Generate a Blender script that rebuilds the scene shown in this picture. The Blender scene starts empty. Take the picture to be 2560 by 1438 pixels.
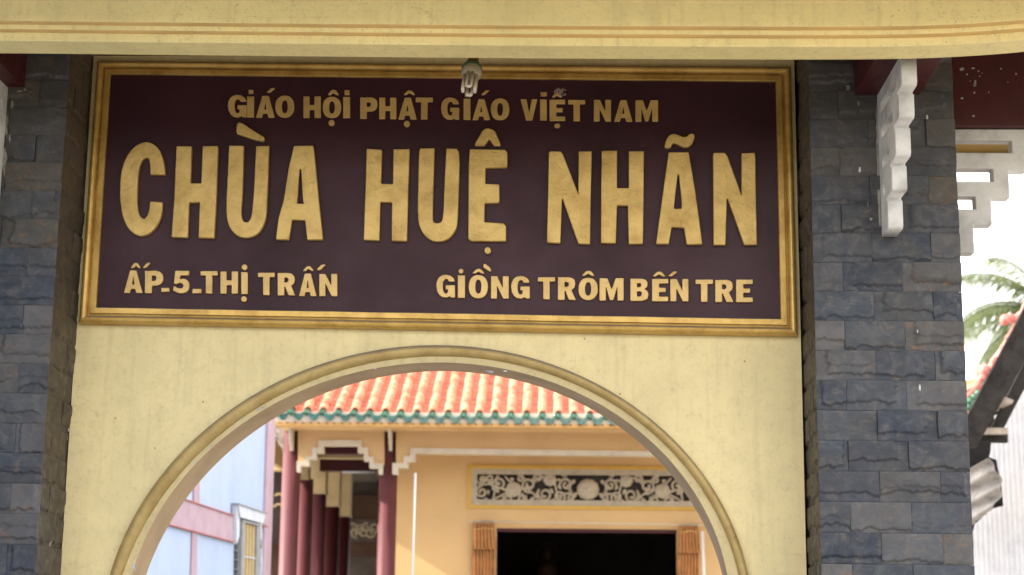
import bpy, bmesh, math, random
import numpy as np
from mathutils import Vector, Matrix, noise
random.seed(7)
S = bpy.context.scene
COL = S.collection
R = math.radians

# ------------------------------------------------------------------ camera
F = 4250.0                                   # focal length in pixels of the 2560 wide picture
def _axes(vx=1400., vy=1610., ux=225.):
    d = np.array([vx-1280, vy-719, F]); d /= np.linalg.norm(d)
    r = ux/20000.
    u = np.array([r, -1, (d[1]-r*d[0])/d[2]]); u /= np.linalg.norm(u)
    return np.array([np.cross(d, u), d, u])
AX = _axes()
CP = np.array([0., -9., 1.6])
def ray(px, py): return AX @ np.array([px-1280, py-719, F])
def U(px, py, Y):                            # where the line of sight meets the plane y = Y
    w = ray(px, py); s = (Y-CP[1])/w[1]; p = CP+s*w
    return Vector((p[0], Y, p[2]))
def UX(px, py, X):                           # ... the plane x = X
    w = ray(px, py); s = (X-CP[0])/w[0]; p = CP+s*w
    return Vector((X, p[1], p[2]))
cam = bpy.data.cameras.new('camera'); camo = bpy.data.objects.new('camera', cam); COL.objects.link(camo)
cam.sensor_width = 36; cam.lens = 36*F/2560; cam.clip_start = .1; cam.clip_end = 2000
m = Matrix(((AX[0][0], -AX[0][1], -AX[0][2]), (AX[1][0], -AX[1][1], -AX[1][2]), (AX[2][0], -AX[2][1], -AX[2][2])))
camo.matrix_world = Matrix.Translation(CP) @ m.to_4x4()
cam.dof.use_dof = True; cam.dof.focus_distance = 8.7; cam.dof.aperture_fstop = 2.8
S.camera = camo

# ------------------------------------------------------------------ sky, sun, exposure
EL = 31.0; AZ = (-1.0, -0.10)
w = bpy.data.worlds.new('World'); S.world = w; w.use_nodes = True
nt = w.node_tree; bg = nt.nodes['Background']
sky = nt.nodes.new('ShaderNodeTexSky'); sky.sky_type = 'NISHITA'; sky.sun_disc = False
sky.sun_elevation = R(EL); sky.sun_rotation = math.atan2(AZ[0], AZ[1]) % (2*math.pi)
sky.dust_density = 4; sky.air_density = 1.0
mx = nt.nodes.new('ShaderNodeMix'); mx.data_type = 'RGBA'; mx.inputs[0].default_value = .55
nt.links.new(sky.outputs[0], mx.inputs[6]); mx.inputs[7].default_value = (8.6, 7.95, 7.3, 1)   # white tropical haze
nt.links.new(mx.outputs[2], bg.inputs[0]); bg.inputs[1].default_value = .15
sd = bpy.data.lights.new('sun', 'SUN'); sd.energy = 3.4; sd.angle = R(.53); sd.color = (1, .93, .82)
so = bpy.data.objects.new('sun', sd); COL.objects.link(so)
_s = Vector((AZ[0]*math.cos(R(EL)), AZ[1]*math.cos(R(EL)), math.sin(R(EL)))).normalized()
so.rotation_euler = _s.to_track_quat('Z', 'Y').to_euler(); so.location = _s*60
S.view_settings.view_transform = 'Standard'; S.view_settings.look = 'None'
S.view_settings.gamma = 1; S.view_settings.exposure = 1.95; S.view_settings.use_curve_mapping = False
S.render.engine = 'CYCLES'; S.cycles.max_bounces = 8; S.cycles.diffuse_bounces = 5

# ------------------------------------------------------------------ materials
def ramp(nt, fac, stops):
    r = nt.nodes.new('ShaderNodeValToRGB'); nt.links.new(fac, r.inputs[0])
    while len(r.color_ramp.elements) < len(stops): r.color_ramp.elements.new(.5)
    for e, (p, c) in zip(r.color_ramp.elements, stops):
        e.position = p; e.color = (c[0], c[1], c[2], 1) if not isinstance(c, (int, float)) else (c, c, c, 1)
    return r.outputs[0]
def nz(nt, co, scale, detail=6, rough=.6, dist=0):
    n = nt.nodes.new('ShaderNodeTexNoise'); n.inputs['Scale'].default_value = scale
    n.inputs['Detail'].default_value = detail; n.inputs['Roughness'].default_value = rough
    n.inputs['Distortion'].default_value = dist
    if co is not None: nt.links.new(co, n.inputs['Vector'])
    return n.outputs['Fac']
def mixc(nt, fac, a, b, mode='MIX'):
    n = nt.nodes.new('ShaderNodeMix'); n.data_type = 'RGBA'; n.blend_type = mode
    for i, v in ((0, fac), (6, a), (7, b)):
        if isinstance(v, (int, float)): n.inputs[i].default_value = v
        elif isinstance(v, tuple): n.inputs[i].default_value = (v[0], v[1], v[2], 1)
        else: nt.links.new(v, n.inputs[i])
    return n.outputs[2]
def mth(nt, op, a, b=0., c=None):
    n = nt.nodes.new('ShaderNodeMath'); n.operation = op
    for i, v in enumerate((a, b, c)):
        if v is None: continue
        if isinstance(v, (int, float)): n.inputs[i].default_value = v
        else: nt.links.new(v, n.inputs[i])
    return n.outputs[0]
def scaled(nt, co, s):
    n = nt.nodes.new('ShaderNodeMapping'); n.inputs['Scale'].default_value = s
    nt.links.new(co, n.inputs['Vector']); return n.outputs[0]
def geo_pos(nt): return nt.nodes.new('ShaderNodeNewGeometry').outputs['Position']
def up_facing(nt, lo=.35, hi=.85):            # dust settles on surfaces that face up
    g = nt.nodes.new('ShaderNodeNewGeometry'); s = nt.nodes.new('ShaderNodeSeparateXYZ')
    nt.links.new(g.outputs['Normal'], s.inputs[0])
    return ramp(nt, s.outputs[2], [(lo, 0.), (hi, 1.)])
def bump(nt, b, h, strength, dist=.01):
    n = nt.nodes.new('ShaderNodeBump'); n.inputs['Strength'].default_value = strength; n.inputs['Distance'].default_value = dist
    nt.links.new(h, n.inputs['Height']); nt.links.new(n.outputs[0], b.inputs['Normal']); return n
def base(name):
    mt = bpy.data.materials.new(name); mt.use_nodes = True
    return mt, mt.node_tree, mt.node_tree.nodes['Principled BSDF']
def mat(name, c, rough=.7, var=.12, scale=3., metal=0., bs=.15, bscale=40., spots=0., spotc=(.1, .08, .05), dust=0., dustc=(.3, .29, .27), spec=.4):
    mt, nt, b = base(name); co = geo_pos(nt)
    n = nz(nt, co, scale, 7, .6)
    dk = tuple(x*(1-var*1.6) for x in c); lt = tuple(min(1, x*(1+var)) for x in c)
    col = ramp(nt, n, [(.32, dk), (.5, c), (.7, lt)])
    if spots:
        s = nz(nt, co, scale*14, 3, .7); s2 = nz(nt, co, scale*1.3, 3, .5)
        f = mth(nt, 'MULTIPLY', ramp(nt, s, [(.6, 0.), (.72, 1.)]), ramp(nt, s2, [(.45, 0.), (.65, 1.)]))
        col = mixc(nt, mth(nt, 'MULTIPLY', f, spots), col, spotc)
    if dust: col = mixc(nt, mth(nt, 'MULTIPLY', up_facing(nt), dust), col, dustc)
    nt.links.new(col, b.inputs['Base Color'])
    nt.links.new(ramp(nt, n, [(.3, min(1, rough+.1)), (.7, rough-.08)]), b.inputs['Roughness'])
    b.inputs['Metallic'].default_value = metal; b.inputs['Specular IOR Level'].default_value = spec
    if bs: bump(nt, b, nz(nt, co, bscale, 8, .65), bs, .01)
    return mt

def slate(name, stops, brown):
    mt, nt, b = base(name)
    tc = nt.nodes.new('ShaderNodeTexCoord'); oi = nt.nodes.new('ShaderNodeObjectInfo')
    add = nt.nodes.new('ShaderNodeVectorMath'); add.operation = 'ADD'
    nt.links.new(tc.outputs['Object'], add.inputs[0])
    sc = nt.nodes.new('ShaderNodeVectorMath'); sc.operation = 'SCALE'; nt.links.new(oi.outputs['Location'], sc.inputs[0]); sc.inputs['Scale'].default_value = 7.3
    nt.links.new(sc.outputs[0], add.inputs[1]); co = add.outputs[0]
    tone = ramp(nt, oi.outputs['Random'], stops)
    n1 = nz(nt, co, 6, 5, .55, .4); n2 = nz(nt, co, 14, 5, .6, .8); n3 = nz(nt, scaled(nt, co, (1, 1, 2)), 5, 4, .5, .8)
    c = mixc(nt, ramp(nt, n1, [(.35, 0.), (.65, 1.)]), mixc(nt, .38, tone, (.010, .013, .019)), tone)
    # pale mineral bloom in thin wandering lines, brown dust, a few rust patches
    line = ramp(nt, n3, [(.44, 0.), (.5, 1.), (.56, 0.)])
    c = mixc(nt, mth(nt, 'MULTIPLY', line, .10), c, (.15, .15, .15))
    c = mixc(nt, mth(nt, 'MULTIPLY', ramp(nt, n2, [(.5, 0.), (.75, 1.)]), .35), c, (.13, .125, .115))
    vein = ramp(nt, nz(nt, scaled(nt, co, (1, 1, 1.6)), 3.2, 7, .62, 1.6), [(.485, 0.), (.5, 1.), (.515, 0.)])
    c = mixc(nt, mth(nt, 'MULTIPLY', mth(nt, 'MULTIPLY', vein, ramp(nt, n2, [(.4, 0.), (.6, 1.)])), .55), c, (.15, .115, .08))
    pos = geo_pos(nt); big = nz(nt, pos, 2.2, 5, .6)
    sp = nt.nodes.new('ShaderNodeSeparateXYZ'); nt.links.new(pos, sp.inputs[0])
    high = ramp(nt, mth(nt, 'MULTIPLY', sp.outputs[2], .2), [(.70, 0.), (.86, 1.)])   # rain never washes the sheltered courses
    dirt = mth(nt, 'MULTIPLY', ramp(nt, mth(nt, 'ADD', big, mth(nt, 'MULTIPLY', high, .22)), [(.46, 0.), (.72, 1.)]), brown)
    c = mixc(nt, dirt, c, (.088, .068, .048))
    rust = mth(nt, 'MULTIPLY', ramp(nt, nz(nt, co, 16, 6, .7, 1.), [(.56, 0.), (.66, 1.)]), ramp(nt, oi.outputs['Random'], [(.9, 0.), (.93, 1.)]))
    c = mixc(nt, mth(nt, 'MULTIPLY', rust, .7), c, (.20, .09, .03))
    # splashed white paint: sparse small drips
    v = nt.nodes.new('ShaderNodeTexVoronoi'); v.inputs['Scale'].default_value = 11
    nt.links.new(scaled(nt, pos, (1, 1, .26)), v.inputs['Vector'])
    keep = nt.nodes.new('ShaderNodeSeparateColor'); nt.links.new(v.outputs['Color'], keep.inputs[0])
    rad = mth(nt, 'MULTIPLY', ramp(nt, keep.outputs[0], [(.7, 0.), (1., 1.)]), .085)
    dot = mth(nt, 'LESS_THAN', v.outputs['Distance'], rad)
    c = mixc(nt, mth(nt, 'MULTIPLY', dot, .85), c, (.62, .64, .64))
    nt.links.new(c, b.inputs['Base Color'])
    nt.links.new(ramp(nt, n2, [(.3, .75), (.7, .45)]), b.inputs['Roughness'])
    hh = mth(nt, 'ADD', mth(nt, 'MULTIPLY', n1, 1.5), mth(nt, 'ADD', mth(nt, 'MULTIPLY', n2, .5), mth(nt, 'MULTIPLY', n3, .6)))
    bump(nt, b, hh, .4, .012)
    return mt

def gold(name, c, c2, metal=.35, rough=.42, bs=.35, bscale=26, dust=.0):
    mt, nt, b = base(name); co = geo_pos(nt)
    n = nz(nt, co, 7, 8, .65, .3); n2 = nz(nt, co, 60, 4, .6)
    col = ramp(nt, n, [(.3, c2), (.55, c), (.75, tuple(min(1, x*1.15) for x in c))])
    col = mixc(nt, mth(nt, 'MULTIPLY', ramp(nt, mth(nt, 'MULTIPLY', n2, ramp(nt, n, [(.3, 1.), (.7, .75)])), [(.56, 0.), (.68, 1.)]), .5), col, (.10, .06, .025))
    if dust: col = mixc(nt, mth(nt, 'MULTIPLY', up_facing(nt, .25, .7), dust), col, (.17, .16, .16))
    nt.links.new(col, b.inputs['Base Color']); b.inputs['Metallic'].default_value = metal
    b.inputs['Roughness'].default_value = rough
    if dust: nt.links.new(ramp(nt, up_facing(nt, .25, .7), [(0., metal), (1., 0.)]), b.inputs['Metallic'])
    bump(nt, b, mth(nt, 'ADD', nz(nt, co, bscale, 7, .6, .6), mth(nt, 'MULTIPLY', n2, .15)), bs, .012)
    return mt

def plaster(name, c, green=(.36, .33, .18)):
    mt, nt, b = base(name); co = geo_pos(nt)
    a = nz(nt, co, 1.6, 6, .6); bb = nz(nt, co, 11, 6, .7); s = nz(nt, co, 75, 3, .6)
    col = ramp(nt, a, [(.3, tuple(x*.88 for x in c)), (.5, c), (.7, tuple(min(1, x*1.06) for x in c))])
    col = mixc(nt, mth(nt, 'MULTIPLY', ramp(nt, bb, [(.46, 0.), (.7, 1.)]), .34), col, green)
    sp = mth(nt, 'MULTIPLY', ramp(nt, s, [(.62, 0.), (.72, 1.)]), ramp(nt, a, [(.42, 0.), (.62, 1.)]))
    col = mixc(nt, mth(nt, 'MULTIPLY', sp, .55), col, (.20, .17, .11))
    st = nz(nt, scaled(nt, co, (9, 9, .5)), 2.2, 5, .6)
    col = mixc(nt, mth(nt, 'MULTIPLY', ramp(nt, st, [(.52, 0.), (.75, 1.)]), .22), col, (.34, .29, .17))
    v = nt.nodes.new('ShaderNodeTexVoronoi'); v.inputs['Scale'].default_value = 9; nt.links.new(co, v.inputs['Vector'])
    ks = nt.nodes.new('ShaderNodeSeparateColor'); nt.links.new(v.outputs['Color'], ks.inputs[0])
    rr_ = mth(nt, 'MULTIPLY', ramp(nt, ks.outputs[1], [(.75, 0.), (1., 1.)]), .06)
    dd = mth(nt, 'ADD', v.outputs['Distance'], mth(nt, 'MULTIPLY', s, .03))
    col = mixc(nt, mth(nt, 'MULTIPLY', mth(nt, 'LESS_THAN', dd, rr_), .75), col, (.16, .11, .07))
    fn = nz(nt, co, 38, 6, .75, .3)
    col = mixc(nt, mth(nt, 'MULTIPLY', mth(nt, 'MULTIPLY', ramp(nt, fn, [(.52, 0.), (.66, 1.)]), ramp(nt, bb, [(.42, 0.), (.6, 1.)])), .4), col, tuple(x*.55 for x in c))
    crk = ramp(nt, nz(nt, co, 1.3, 9, .62, 1.5), [(.4965, 0.), (.5, 1.), (.5035, 0.)])
    col = mixc(nt, mth(nt, 'MULTIPLY', mth(nt, 'MULTIPLY', crk, ramp(nt, a, [(.5, 0.), (.6, 1.)])), .35), col, (.25, .2, .12))
    nt.links.new(col, b.inputs['Base Color']); b.inputs['Roughness'].default_value = .72; b.inputs['Specular IOR Level'].default_value = .25
    bump(nt, b, mth(nt, 'ADD', nz(nt, co, 30, 8, .7), mth(nt, 'MULTIPLY', a, 2.)), .18, .012)
    return mt

M = {}
M['wall'] = plaster('yellow_plaster', (.79, .68, .38), (.58, .50, .28))
M['eave'] = plaster('cream_yellow_paint', (.88, .76, .38), (.74, .66, .34))
M['groove'] = mat('ochre_paint', (.70, .48, .20), .6, .1)
M['olive'] = mat('ochre_underside_paint', (.33, .22, .07), .75, .15)
M['gold'] = gold('gold_paint', (.70, .49, .17), (.50, .32, .09), .30, .45, .5, 24)
M['goldsmall'] = gold('gold_paint_smooth', (.64, .44, .17), (.50, .32, .11), .30, .42, .18, 50)
M['frame'] = gold('gold_moulding_paint', (.60, .39, .11), (.40, .23, .05), .45, .36, .15, 30, dust=.75)
M['archgold'] = gold('arch_moulding_paint', (.45, .33, .13), (.33, .22, .07), .25, .5, .18, 26, dust=.8)
M['band'] = plaster('ochre_band_paint', (.60, .50, .28))
M['reveal'] = mat('brown_reveal_paint', (.40, .29, .17), .75, .1, 3)
M['panel'] = mat('maroon_board_paint', (.040, .0105, .019), .45, .2, 1.6, bs=.12, bscale=60, spots=.25, spotc=(.05, .045, .07), spec=.3)
M['maroon'] = mat('maroon_paint', (.062, .010, .013), .5, .2, 4)
M['white'] = mat('white_concrete_paint', (.66, .66, .66), .8, .2, 5, bs=.3, bscale=30, spots=.5, spotc=(.3, .26, .22))
M['slate'] = slate('slate_stone', [(0., (.020, .030, .052)), (.22, (.036, .050, .074)), (.45, (.060, .066, .080)), (.62, (.026, .038, .064)), (.8, (.050, .060, .078)), (.93, (.098, .098, .108)), (1., (.066, .064, .058))], .38)
M['slateside'] = slate('brown_slate_stone', [(0., (.038, .032, .025)), (.4, (.062, .050, .036)), (.7, (.045, .040, .036)), (1., (.08, .062, .045))], .9)
M['mortar'] = mat('dark_mortar', (.07, .066, .06), .95)
M['chip'] = mat('bare_white_plaster', (.46, .46, .47), .9, .3, 40)
M['orange'] = mat('peach_wall_paint', (.65, .43, .195), .7, .06, 1.2, bs=.1)
M['valance'] = mat('peach_panel_paint', (.62, .41, .195), .7, .06, 1.5, bs=.1)
M['trim'] = mat('cream_trim_paint', (.60, .53, .41), .7, .08, 5)
M['cream'] = mat('cream_capital_paint', (.50, .38, .20), .7, .08, 3)
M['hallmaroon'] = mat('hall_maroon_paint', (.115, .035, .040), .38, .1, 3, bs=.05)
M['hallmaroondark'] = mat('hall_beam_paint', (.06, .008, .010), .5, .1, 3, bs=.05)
M['tile'] = mat('red_clay_tile', (.64, .23, .12), .45, .12, 9, bs=.15, bscale=50)
M['tilepan'] = mat('orange_clay_pan_tile', (.58, .17, .085), .5, .12, 9, bs=.15, bscale=50)
M['green'] = mat('green_glazed_tile', (.035, .13, .065), .15, .4, 14, bs=.1, spec=.7)
M['teal'] = mat('teal_glazed_tile', (.035, .115, .09), .15, .4, 14, bs=.1, spec=.7)
M['fasc'] = mat('orange_fascia_paint', (.56, .31, .10), .65, .08)
M['vyellow'] = mat('vent_frame_yellow_paint', (.62, .38, .06), .6, .06)
M['vcream'] = mat('vent_cream_paint', (.46, .39, .28), .75, .1, 8)
M['curtain'] = mat('orange_curtain_cloth', (.52, .25, .09), .85, .2, 6, bs=.1)
M['blue'] = mat('pale_blue_wall_paint', (.38, .48, .66), .75, .05, 1.2, bs=.08)
M['pink'] = mat('mauve_pink_paint', (.42, .31, .37), .75, .08, 3)
M['redline'] = mat('red_line_paint', (.38, .14, .13), .75, .1)
M['winwhite'] = mat('window_hood_paint', (.55, .60, .68), .7, .12, 8)
M['shutter'] = mat('yellow_shutter_paint', (.46, .36, .18), .6, .1, 8)
M['grey'] = mat('grey_metal', (.30, .31, .33), .5, .1, 8)
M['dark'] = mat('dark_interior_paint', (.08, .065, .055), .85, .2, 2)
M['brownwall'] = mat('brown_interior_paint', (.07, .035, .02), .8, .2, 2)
M['glassdark'] = mat('dark_window_pane', (.03, .04, .04), .15, .2, 4, spec=.7)
M['lampplastic'] = mat('aged_lamp_plastic', (.42, .37, .27), .5, .15, 20)
M['lampgreen'] = mat('green_lamp_ring', (.05, .11, .06), .5, .2)
M['tube'] = mat('lamp_glass_tube', (.60, .52, .42), .25, .08, 20, bs=0, spec=.6)
M['socket'] = mat('brown_lamp_socket', (.16, .08, .04), .5, .2)
M['mud'] = mat('grey_mud', (.30, .23, .19), .95, .3, 30, bs=.8, bscale=90)
M['wood'] = mat('dark_weathered_wood', (.022, .018, .015), .85, .3, 8, bs=.3)
M['wood2'] = mat('pale_weathered_wood', (.42, .35, .29), .85, .2, 8, bs=.3)
M['shedin'] = mat('shed_interior_shade', (.008, .007, .006), .9, .3, 6)
M['sheet'] = mat('white_corrugated_sheet', (.66, .66, .67), .6, .07, 5, bs=.05, spots=.35, spotc=(.3, .16, .1))
M['flap'] = mat('weathered_corrugated_sheet', (.42, .39, .35), .6, .25, 7, bs=.1, spots=.5, spotc=(.2, .12, .08))
M['pinkorn'] = mat('pink_ornament_paint', (.66, .22, .19), .7, .2, 8)
M['leaf'] = mat('palm_leaf', (.07, .095, .045), .5, .4, 4, bs=0)
b_ = M['leaf'].node_tree.nodes['Principled BSDF']; b_.inputs['Transmission Weight'].default_value = 0
_nt = M['leaf'].node_tree; _tr = _nt.nodes.new('ShaderNodeBsdfTranslucent'); _tr.inputs[0].default_value = (.17, .21, .08, 1)
_mx = _nt.nodes.new('ShaderNodeMixShader'); _mx.inputs[0].default_value = .5; _o = _nt.nodes['Material Output']
_nt.links.new(b_.outputs[0], _mx.inputs[1]); _nt.links.new(_tr.outputs[0], _mx.inputs[2]); _nt.links.new(_mx.outputs[0], _o.inputs[0])
M['trunk'] = mat('palm_trunk_bark', (.20, .17, .13), .9, .25, 8)
M['ground'] = mat('pale_concrete_paving', (.38, .35, .30), .85, .12, 1.5, bs=.3, bscale=12, spots=.4)
M['roadm'] = mat('grey_road_surface', (.19, .17, .14), .85, .12, 2.5, bs=.3, bscale=30)
M['statue'] = mat('statue_bronze_paint', (.12, .06, .04), .5, .2)
M['pole'] = mat('white_pole_paint', (.72, .68, .64), .5, .06)

# ------------------------------------------------------------------ mesh helpers
WL = {}
class MB:
    def __init__(s): s.v = []; s.f = []; s.sm = []
    def add(s, vs, fs, smooth=False):
        n = len(s.v); s.v += [tuple(v) for v in vs]
        for f in fs: s.f.append(tuple(i+n for i in f)); s.sm.append(smooth)
        return s
    def box(s, x0, x1, y0, y1, z0, z1):
        v = [(x, y, z) for x in (x0, x1) for y in (y0, y1) for z in (z0, z1)]
        return s.add(v, [(0, 1, 3, 2), (4, 6, 7, 5), (0, 4, 5, 1), (2, 3, 7, 6), (0, 2, 6, 4), (1, 5, 7, 3)])
    def prism(s, pts, off):                     # pts: list of 3-D points (planar, any shape), extruded by vector off
        pts = [Vector(p) for p in pts]; n = len(pts); off = Vector(off)
        s.add(pts+[p+off for p in pts], [tuple(range(n)), tuple(range(2*n-1, n-1, -1))]+[(i, i+n, (i+1) % n+n, (i+1) % n) for i in range(n)])
        return s
    def tube(s, path, r, k=8, flat=None, closed=False, caps=True):
        path = [Vector(p) for p in path]; n = len(path); vs = []
        rr = r if isinstance(r, (list, tuple)) else [r]*n
        prev = None
        for i, p in enumerate(path):
            a = path[(i-1) % n] if (i > 0 or closed) else p; b = path[(i+1) % n] if (i < n-1 or closed) else p
            t = (b-a).normalized()
            if flat is not None: nrm = Vector(flat)
            elif prev is None:
                nrm = t.orthogonal().normalized()
            else: nrm = (prev-t*prev.dot(t)).normalized()
            prev = nrm; bi = t.cross(nrm).normalized()
            for j in range(k):
                an = 2*math.pi*j/k; vs.append(p+(nrm*math.cos(an)+bi*math.sin(an))*rr[i])
        fs = []
        for i in range(n if closed else n-1):
            for j in range(k):
                a = i*k+j; b = i*k+(j+1) % k; c = ((i+1) % n)*k+(j+1) % k; d = ((i+1) % n)*k+j
                fs.append((a, b, c, d))
        if caps and not closed: fs += [tuple(range(k-1, -1, -1)), tuple(range((n-1)*k, n*k))]
        return s.add(vs, fs, True)
    def lathe(s, prof, c, axis=(0, 0, 1), k=20):
        ax = Vector(axis).normalized(); u = ax.orthogonal().normalized(); v = ax.cross(u); c = Vector(c); vs = []
        for r, h in prof:
            for j in range(k):
                a = 2*math.pi*j/k; vs.append(c+ax*h+(u*math.cos(a)+v*math.sin(a))*r)
        fs = []
        for i in range(len(prof)-1):
            for j in range(k): fs.append((i*k+j, i*k+(j+1) % k, (i+1)*k+(j+1) % k, (i+1)*k+j))
        fs += [tuple(range(k-1, -1, -1)), tuple(range((len(prof)-1)*k, len(prof)*k))]
        return s.add(vs, fs, True)
    def mesh(s, name):
        me = bpy.data.meshes.new(name); me.from_pydata(s.v, [], s.f); me.update()
        me.polygons.foreach_set('use_smooth', s.sm)
        bm = bmesh.new(); bm.from_mesh(me); bmesh.ops.recalc_face_normals(bm, faces=bm.faces); bm.to_mesh(me); bm.free()
        return me
def put(name, me, mt, parent=None, loc=(0, 0, 0), label=None, kind=None, cat=None, group=None, rot=None, bevel=0, scale=None):
    if isinstance(me, MB): me = me.mesh(name)
    o = bpy.data.objects.new(name, me); COL.objects.link(o)
    if mt is not None and not me.materials: me.materials.append(mt)
    o.location = loc
    if rot is not None: o.rotation_euler = rot
    if scale is not None: o.scale = scale
    WL[o.name] = Vector(loc)
    if parent is not None:
        o.parent = parent; o.matrix_parent_inverse = Matrix.Translation(-WL[parent.name])
    for k_, v_ in (('label', label), ('kind', kind), ('category', cat), ('group', group)):
        if v_: o[k_] = v_
    if bevel:
        b = o.modifiers.new('bevel', 'BEVEL'); b.width = bevel; b.segments = 2; b.limit_method = 'ANGLE'; b.angle_limit = R(40)
    return o
def thing(name, label, cat, loc=(0, 0, 0), group=None):
    o = bpy.data.objects.new(name, None); COL.objects.link(o); o.location = loc; WL[o.name] = Vector(loc)
    o.empty_display_size = .2
    o['label'] = label; o['category'] = cat
    if group: o['group'] = group
    return o
def curve_mesh(polys, th, bev):                # polys in (x, z); solid of thickness th with softened edges
    cu = bpy.data.curves.new('c', 'CURVE'); cu.dimensions = '2D'; cu.fill_mode = 'BOTH'
    for p in polys:
        sp = cu.splines.new('POLY'); sp.points.add(len(p)-1); sp.use_cyclic_u = True
        for q, (x, z) in zip(sp.points, p): q.co = (x, z, 0, 1)
    cu.extrude = max(th/2-bev, .0005); cu.bevel_depth = bev; cu.bevel_resolution = 2; cu.offset = -bev
    ob = bpy.data.objects.new('c', cu); COL.objects.link(ob)
    dg = bpy.context.evaluated_depsgraph_get(); dg.update()
    me = bpy.data.meshes.new_from_object(ob.evaluated_get(dg))
    COL.objects.unlink(ob); bpy.data.objects.remove(ob); bpy.data.curves.remove(cu)
    me.transform(Matrix.Rotation(math.pi/2, 4, 'X')); me.materials.clear()
    return me

# ------------------------------------------------------------------ ground
g = MB(); g.add([(-400, -400, 0), (400, -400, 0), (400, 600, 0), (-400, 600, 0)], [(0, 1, 2, 3)])
put('ground', g, M['ground'], kind='structure')
g = MB(); g.add([(-400, -16, .004), (400, -16, .004), (400, -2.4, .004), (-400, -2.4, .004)], [(0, 1, 2, 3)])
put('road', g, M['roadm'], kind='structure')

# unseen tree-like screen added behind the camera to hide low sky from the gate
tb = MB(); vs = []; NX, NZ = 120, 24
for j in range(NZ+1):
    for i in range(NX+1):
        x = -45+90*i/NX; z = j/NZ; top = 4.2+1.0*noise.noise(Vector((x*.12, 0, 3)))+.8*noise.noise(Vector((x*.5, 2, 3)))
        a = z*math.pi*.85
        vs.append((x, -19-2.2*math.cos(a)*-1+.9*noise.noise(Vector((x*.5, z*7, 0)))+.5*noise.noise(Vector((x*1.7, z*19, 5))), top*z))
tb.add(vs, [(j*(NX+1)+i, j*(NX+1)+i+1, (j+1)*(NX+1)+i+1, (j+1)*(NX+1)+i) for j in range(NZ) for i in range(NX)])
put('low_sky_screen', tb, mat('low_sky_screen_green', (.06, .085, .03), .8, .5, 3, bs=.8, bscale=6), kind='stuff')

# ------------------------------------------------------------------ the gate
gate = thing('temple_gate', 'yellow arched temple gate with slate clad pillars and a curved eave beam', 'gate', (-.67, 0, 0))
XL, XR = -2.632, 1.280                        # inner faces of the pillars
ZT = 4.95
def fit(pts, Y, cx=-.674, cz=1.41, deg=4):
    P = [U(*p, Y) for p in pts]
    th = np.array([math.atan2(p.z-cz, p.x-cx)-math.pi/2 for p in P]); rr = np.array([math.hypot(p.x-cx, p.z-cz) for p in P])
    c = np.polyfit(th, rr, deg)
    def r(a):
        a = max(min(a, max(th)), min(th)); return float(np.polyval(c, a))
    return r
bo = [(277,1438),(299,1368),(359,1263),(449,1139),(550,1038),(700,956),(900,886),(1080,868),(1300,888),(1456,939),(1544,986),(1657,1075),(1713,1139),(1811,1270),(1871,1438)]
bi = [(307,1438),(359,1323),(449,1184),(900,916),(1088,894),(1300,914),(1456,966),(1621,1075),(1792,1297),(1848,1438)]
fi = [(329,1438),(393,1293),(453,1199),(606,1057),(900,930),(978,918),(1110,910.6),(1300,928),(1469,992),(1597,1075),(1695,1173),(1762,1297),(1822,1438)]
bk = [(365,1438),(462,1252),(537,1162),(700,1038),(900,953.6),(978,938),(1080,930),(1300,955),(1441,1002),(1510,1039),(1544,1064),(1635,1139.5),(1732,1267),(1807,1438)]
YB = .35
ro, ri, rf, rb = fit(bo, 0), fit(bi, 0), fit(fi, 0), fit(bk, YB)
AC = (-.674, 1.41)
def arc(rfun, a, Y): r_ = rfun(a); return Vector((AC[0]-r_*math.sin(a), Y, AC[1]+r_*math.cos(a)))
def path(rfun, Y, n=96):                      # left foot, up the leg, over the arch, down to the right foot
    pts = [Vector((AC[0]-rfun(math.pi/2), Y, 0))]
    for i in range(n+1):
        pts.append(arc(rfun, math.pi/2-math.pi*i/n, Y))
    pts.append(Vector((AC[0]+rfun(-math.pi/2), Y, 0)))
    return pts
# wall: a ring between the arch and the wall's outline, as a solid slab
def outline(a, Y):
    dx, dz = -math.sin(a), math.cos(a); t = 1e9
    if dx > 1e-6: t = min(t, (XR-AC[0])/dx)
    if dx < -1e-6: t = min(t, (XL-AC[0])/dx)
    if dz > 1e-6: t = min(t, (ZT-AC[1])/dz)
    return Vector((AC[0]+dx*t, Y, AC[1]+dz*t))
ca = [math.atan2(-(XL-AC[0]), ZT-AC[1]), math.atan2(-(XR-AC[0]), ZT-AC[1])]
angs = sorted([math.pi/2-math.pi*i/96 for i in range(97)]+ca, reverse=True)
wm = MB()
for Y, rfun in ((0, rf), (YB, rb)):
    inn = [arc(rfun, a, Y) for a in angs]; out = [outline(a, Y) for a in angs]; n = len(angs)
    wm.add(inn+out, [(i, i+1, n+i+1, n+i) for i in range(n-1)])
    for q0, q1 in ((inn[0], out[0]), (inn[-1], out[-1])):
        wm.add([q0, q1, (q1.x, Y, 0), (q0.x, Y, 0)], [(0, 1, 2, 3)])
wm.add([(XL, 0, ZT), (XR, 0, ZT), (XR, YB, ZT), (XL, YB, ZT)], [(0, 1, 2, 3)])
put('arch_wall', wm, M['wall'], gate)
def strip(p, q, smooth=True):
    mm = MB(); n = len(p); mm.add(p+q, [(i, i+1, n+i+1, n+i) for i in range(n-1)], smooth); return mm
put('arch_reveal', strip(path(rf, -.004), path(rb, YB+.002)), M['reveal'], gate)
rm_ = lambda a: (rf(a)+(ri(a)-rf(a))*1.02)
bm_ = strip(path(rf, -.012), path(rm_, -.012)); n_ = len(bm_.v)
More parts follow.
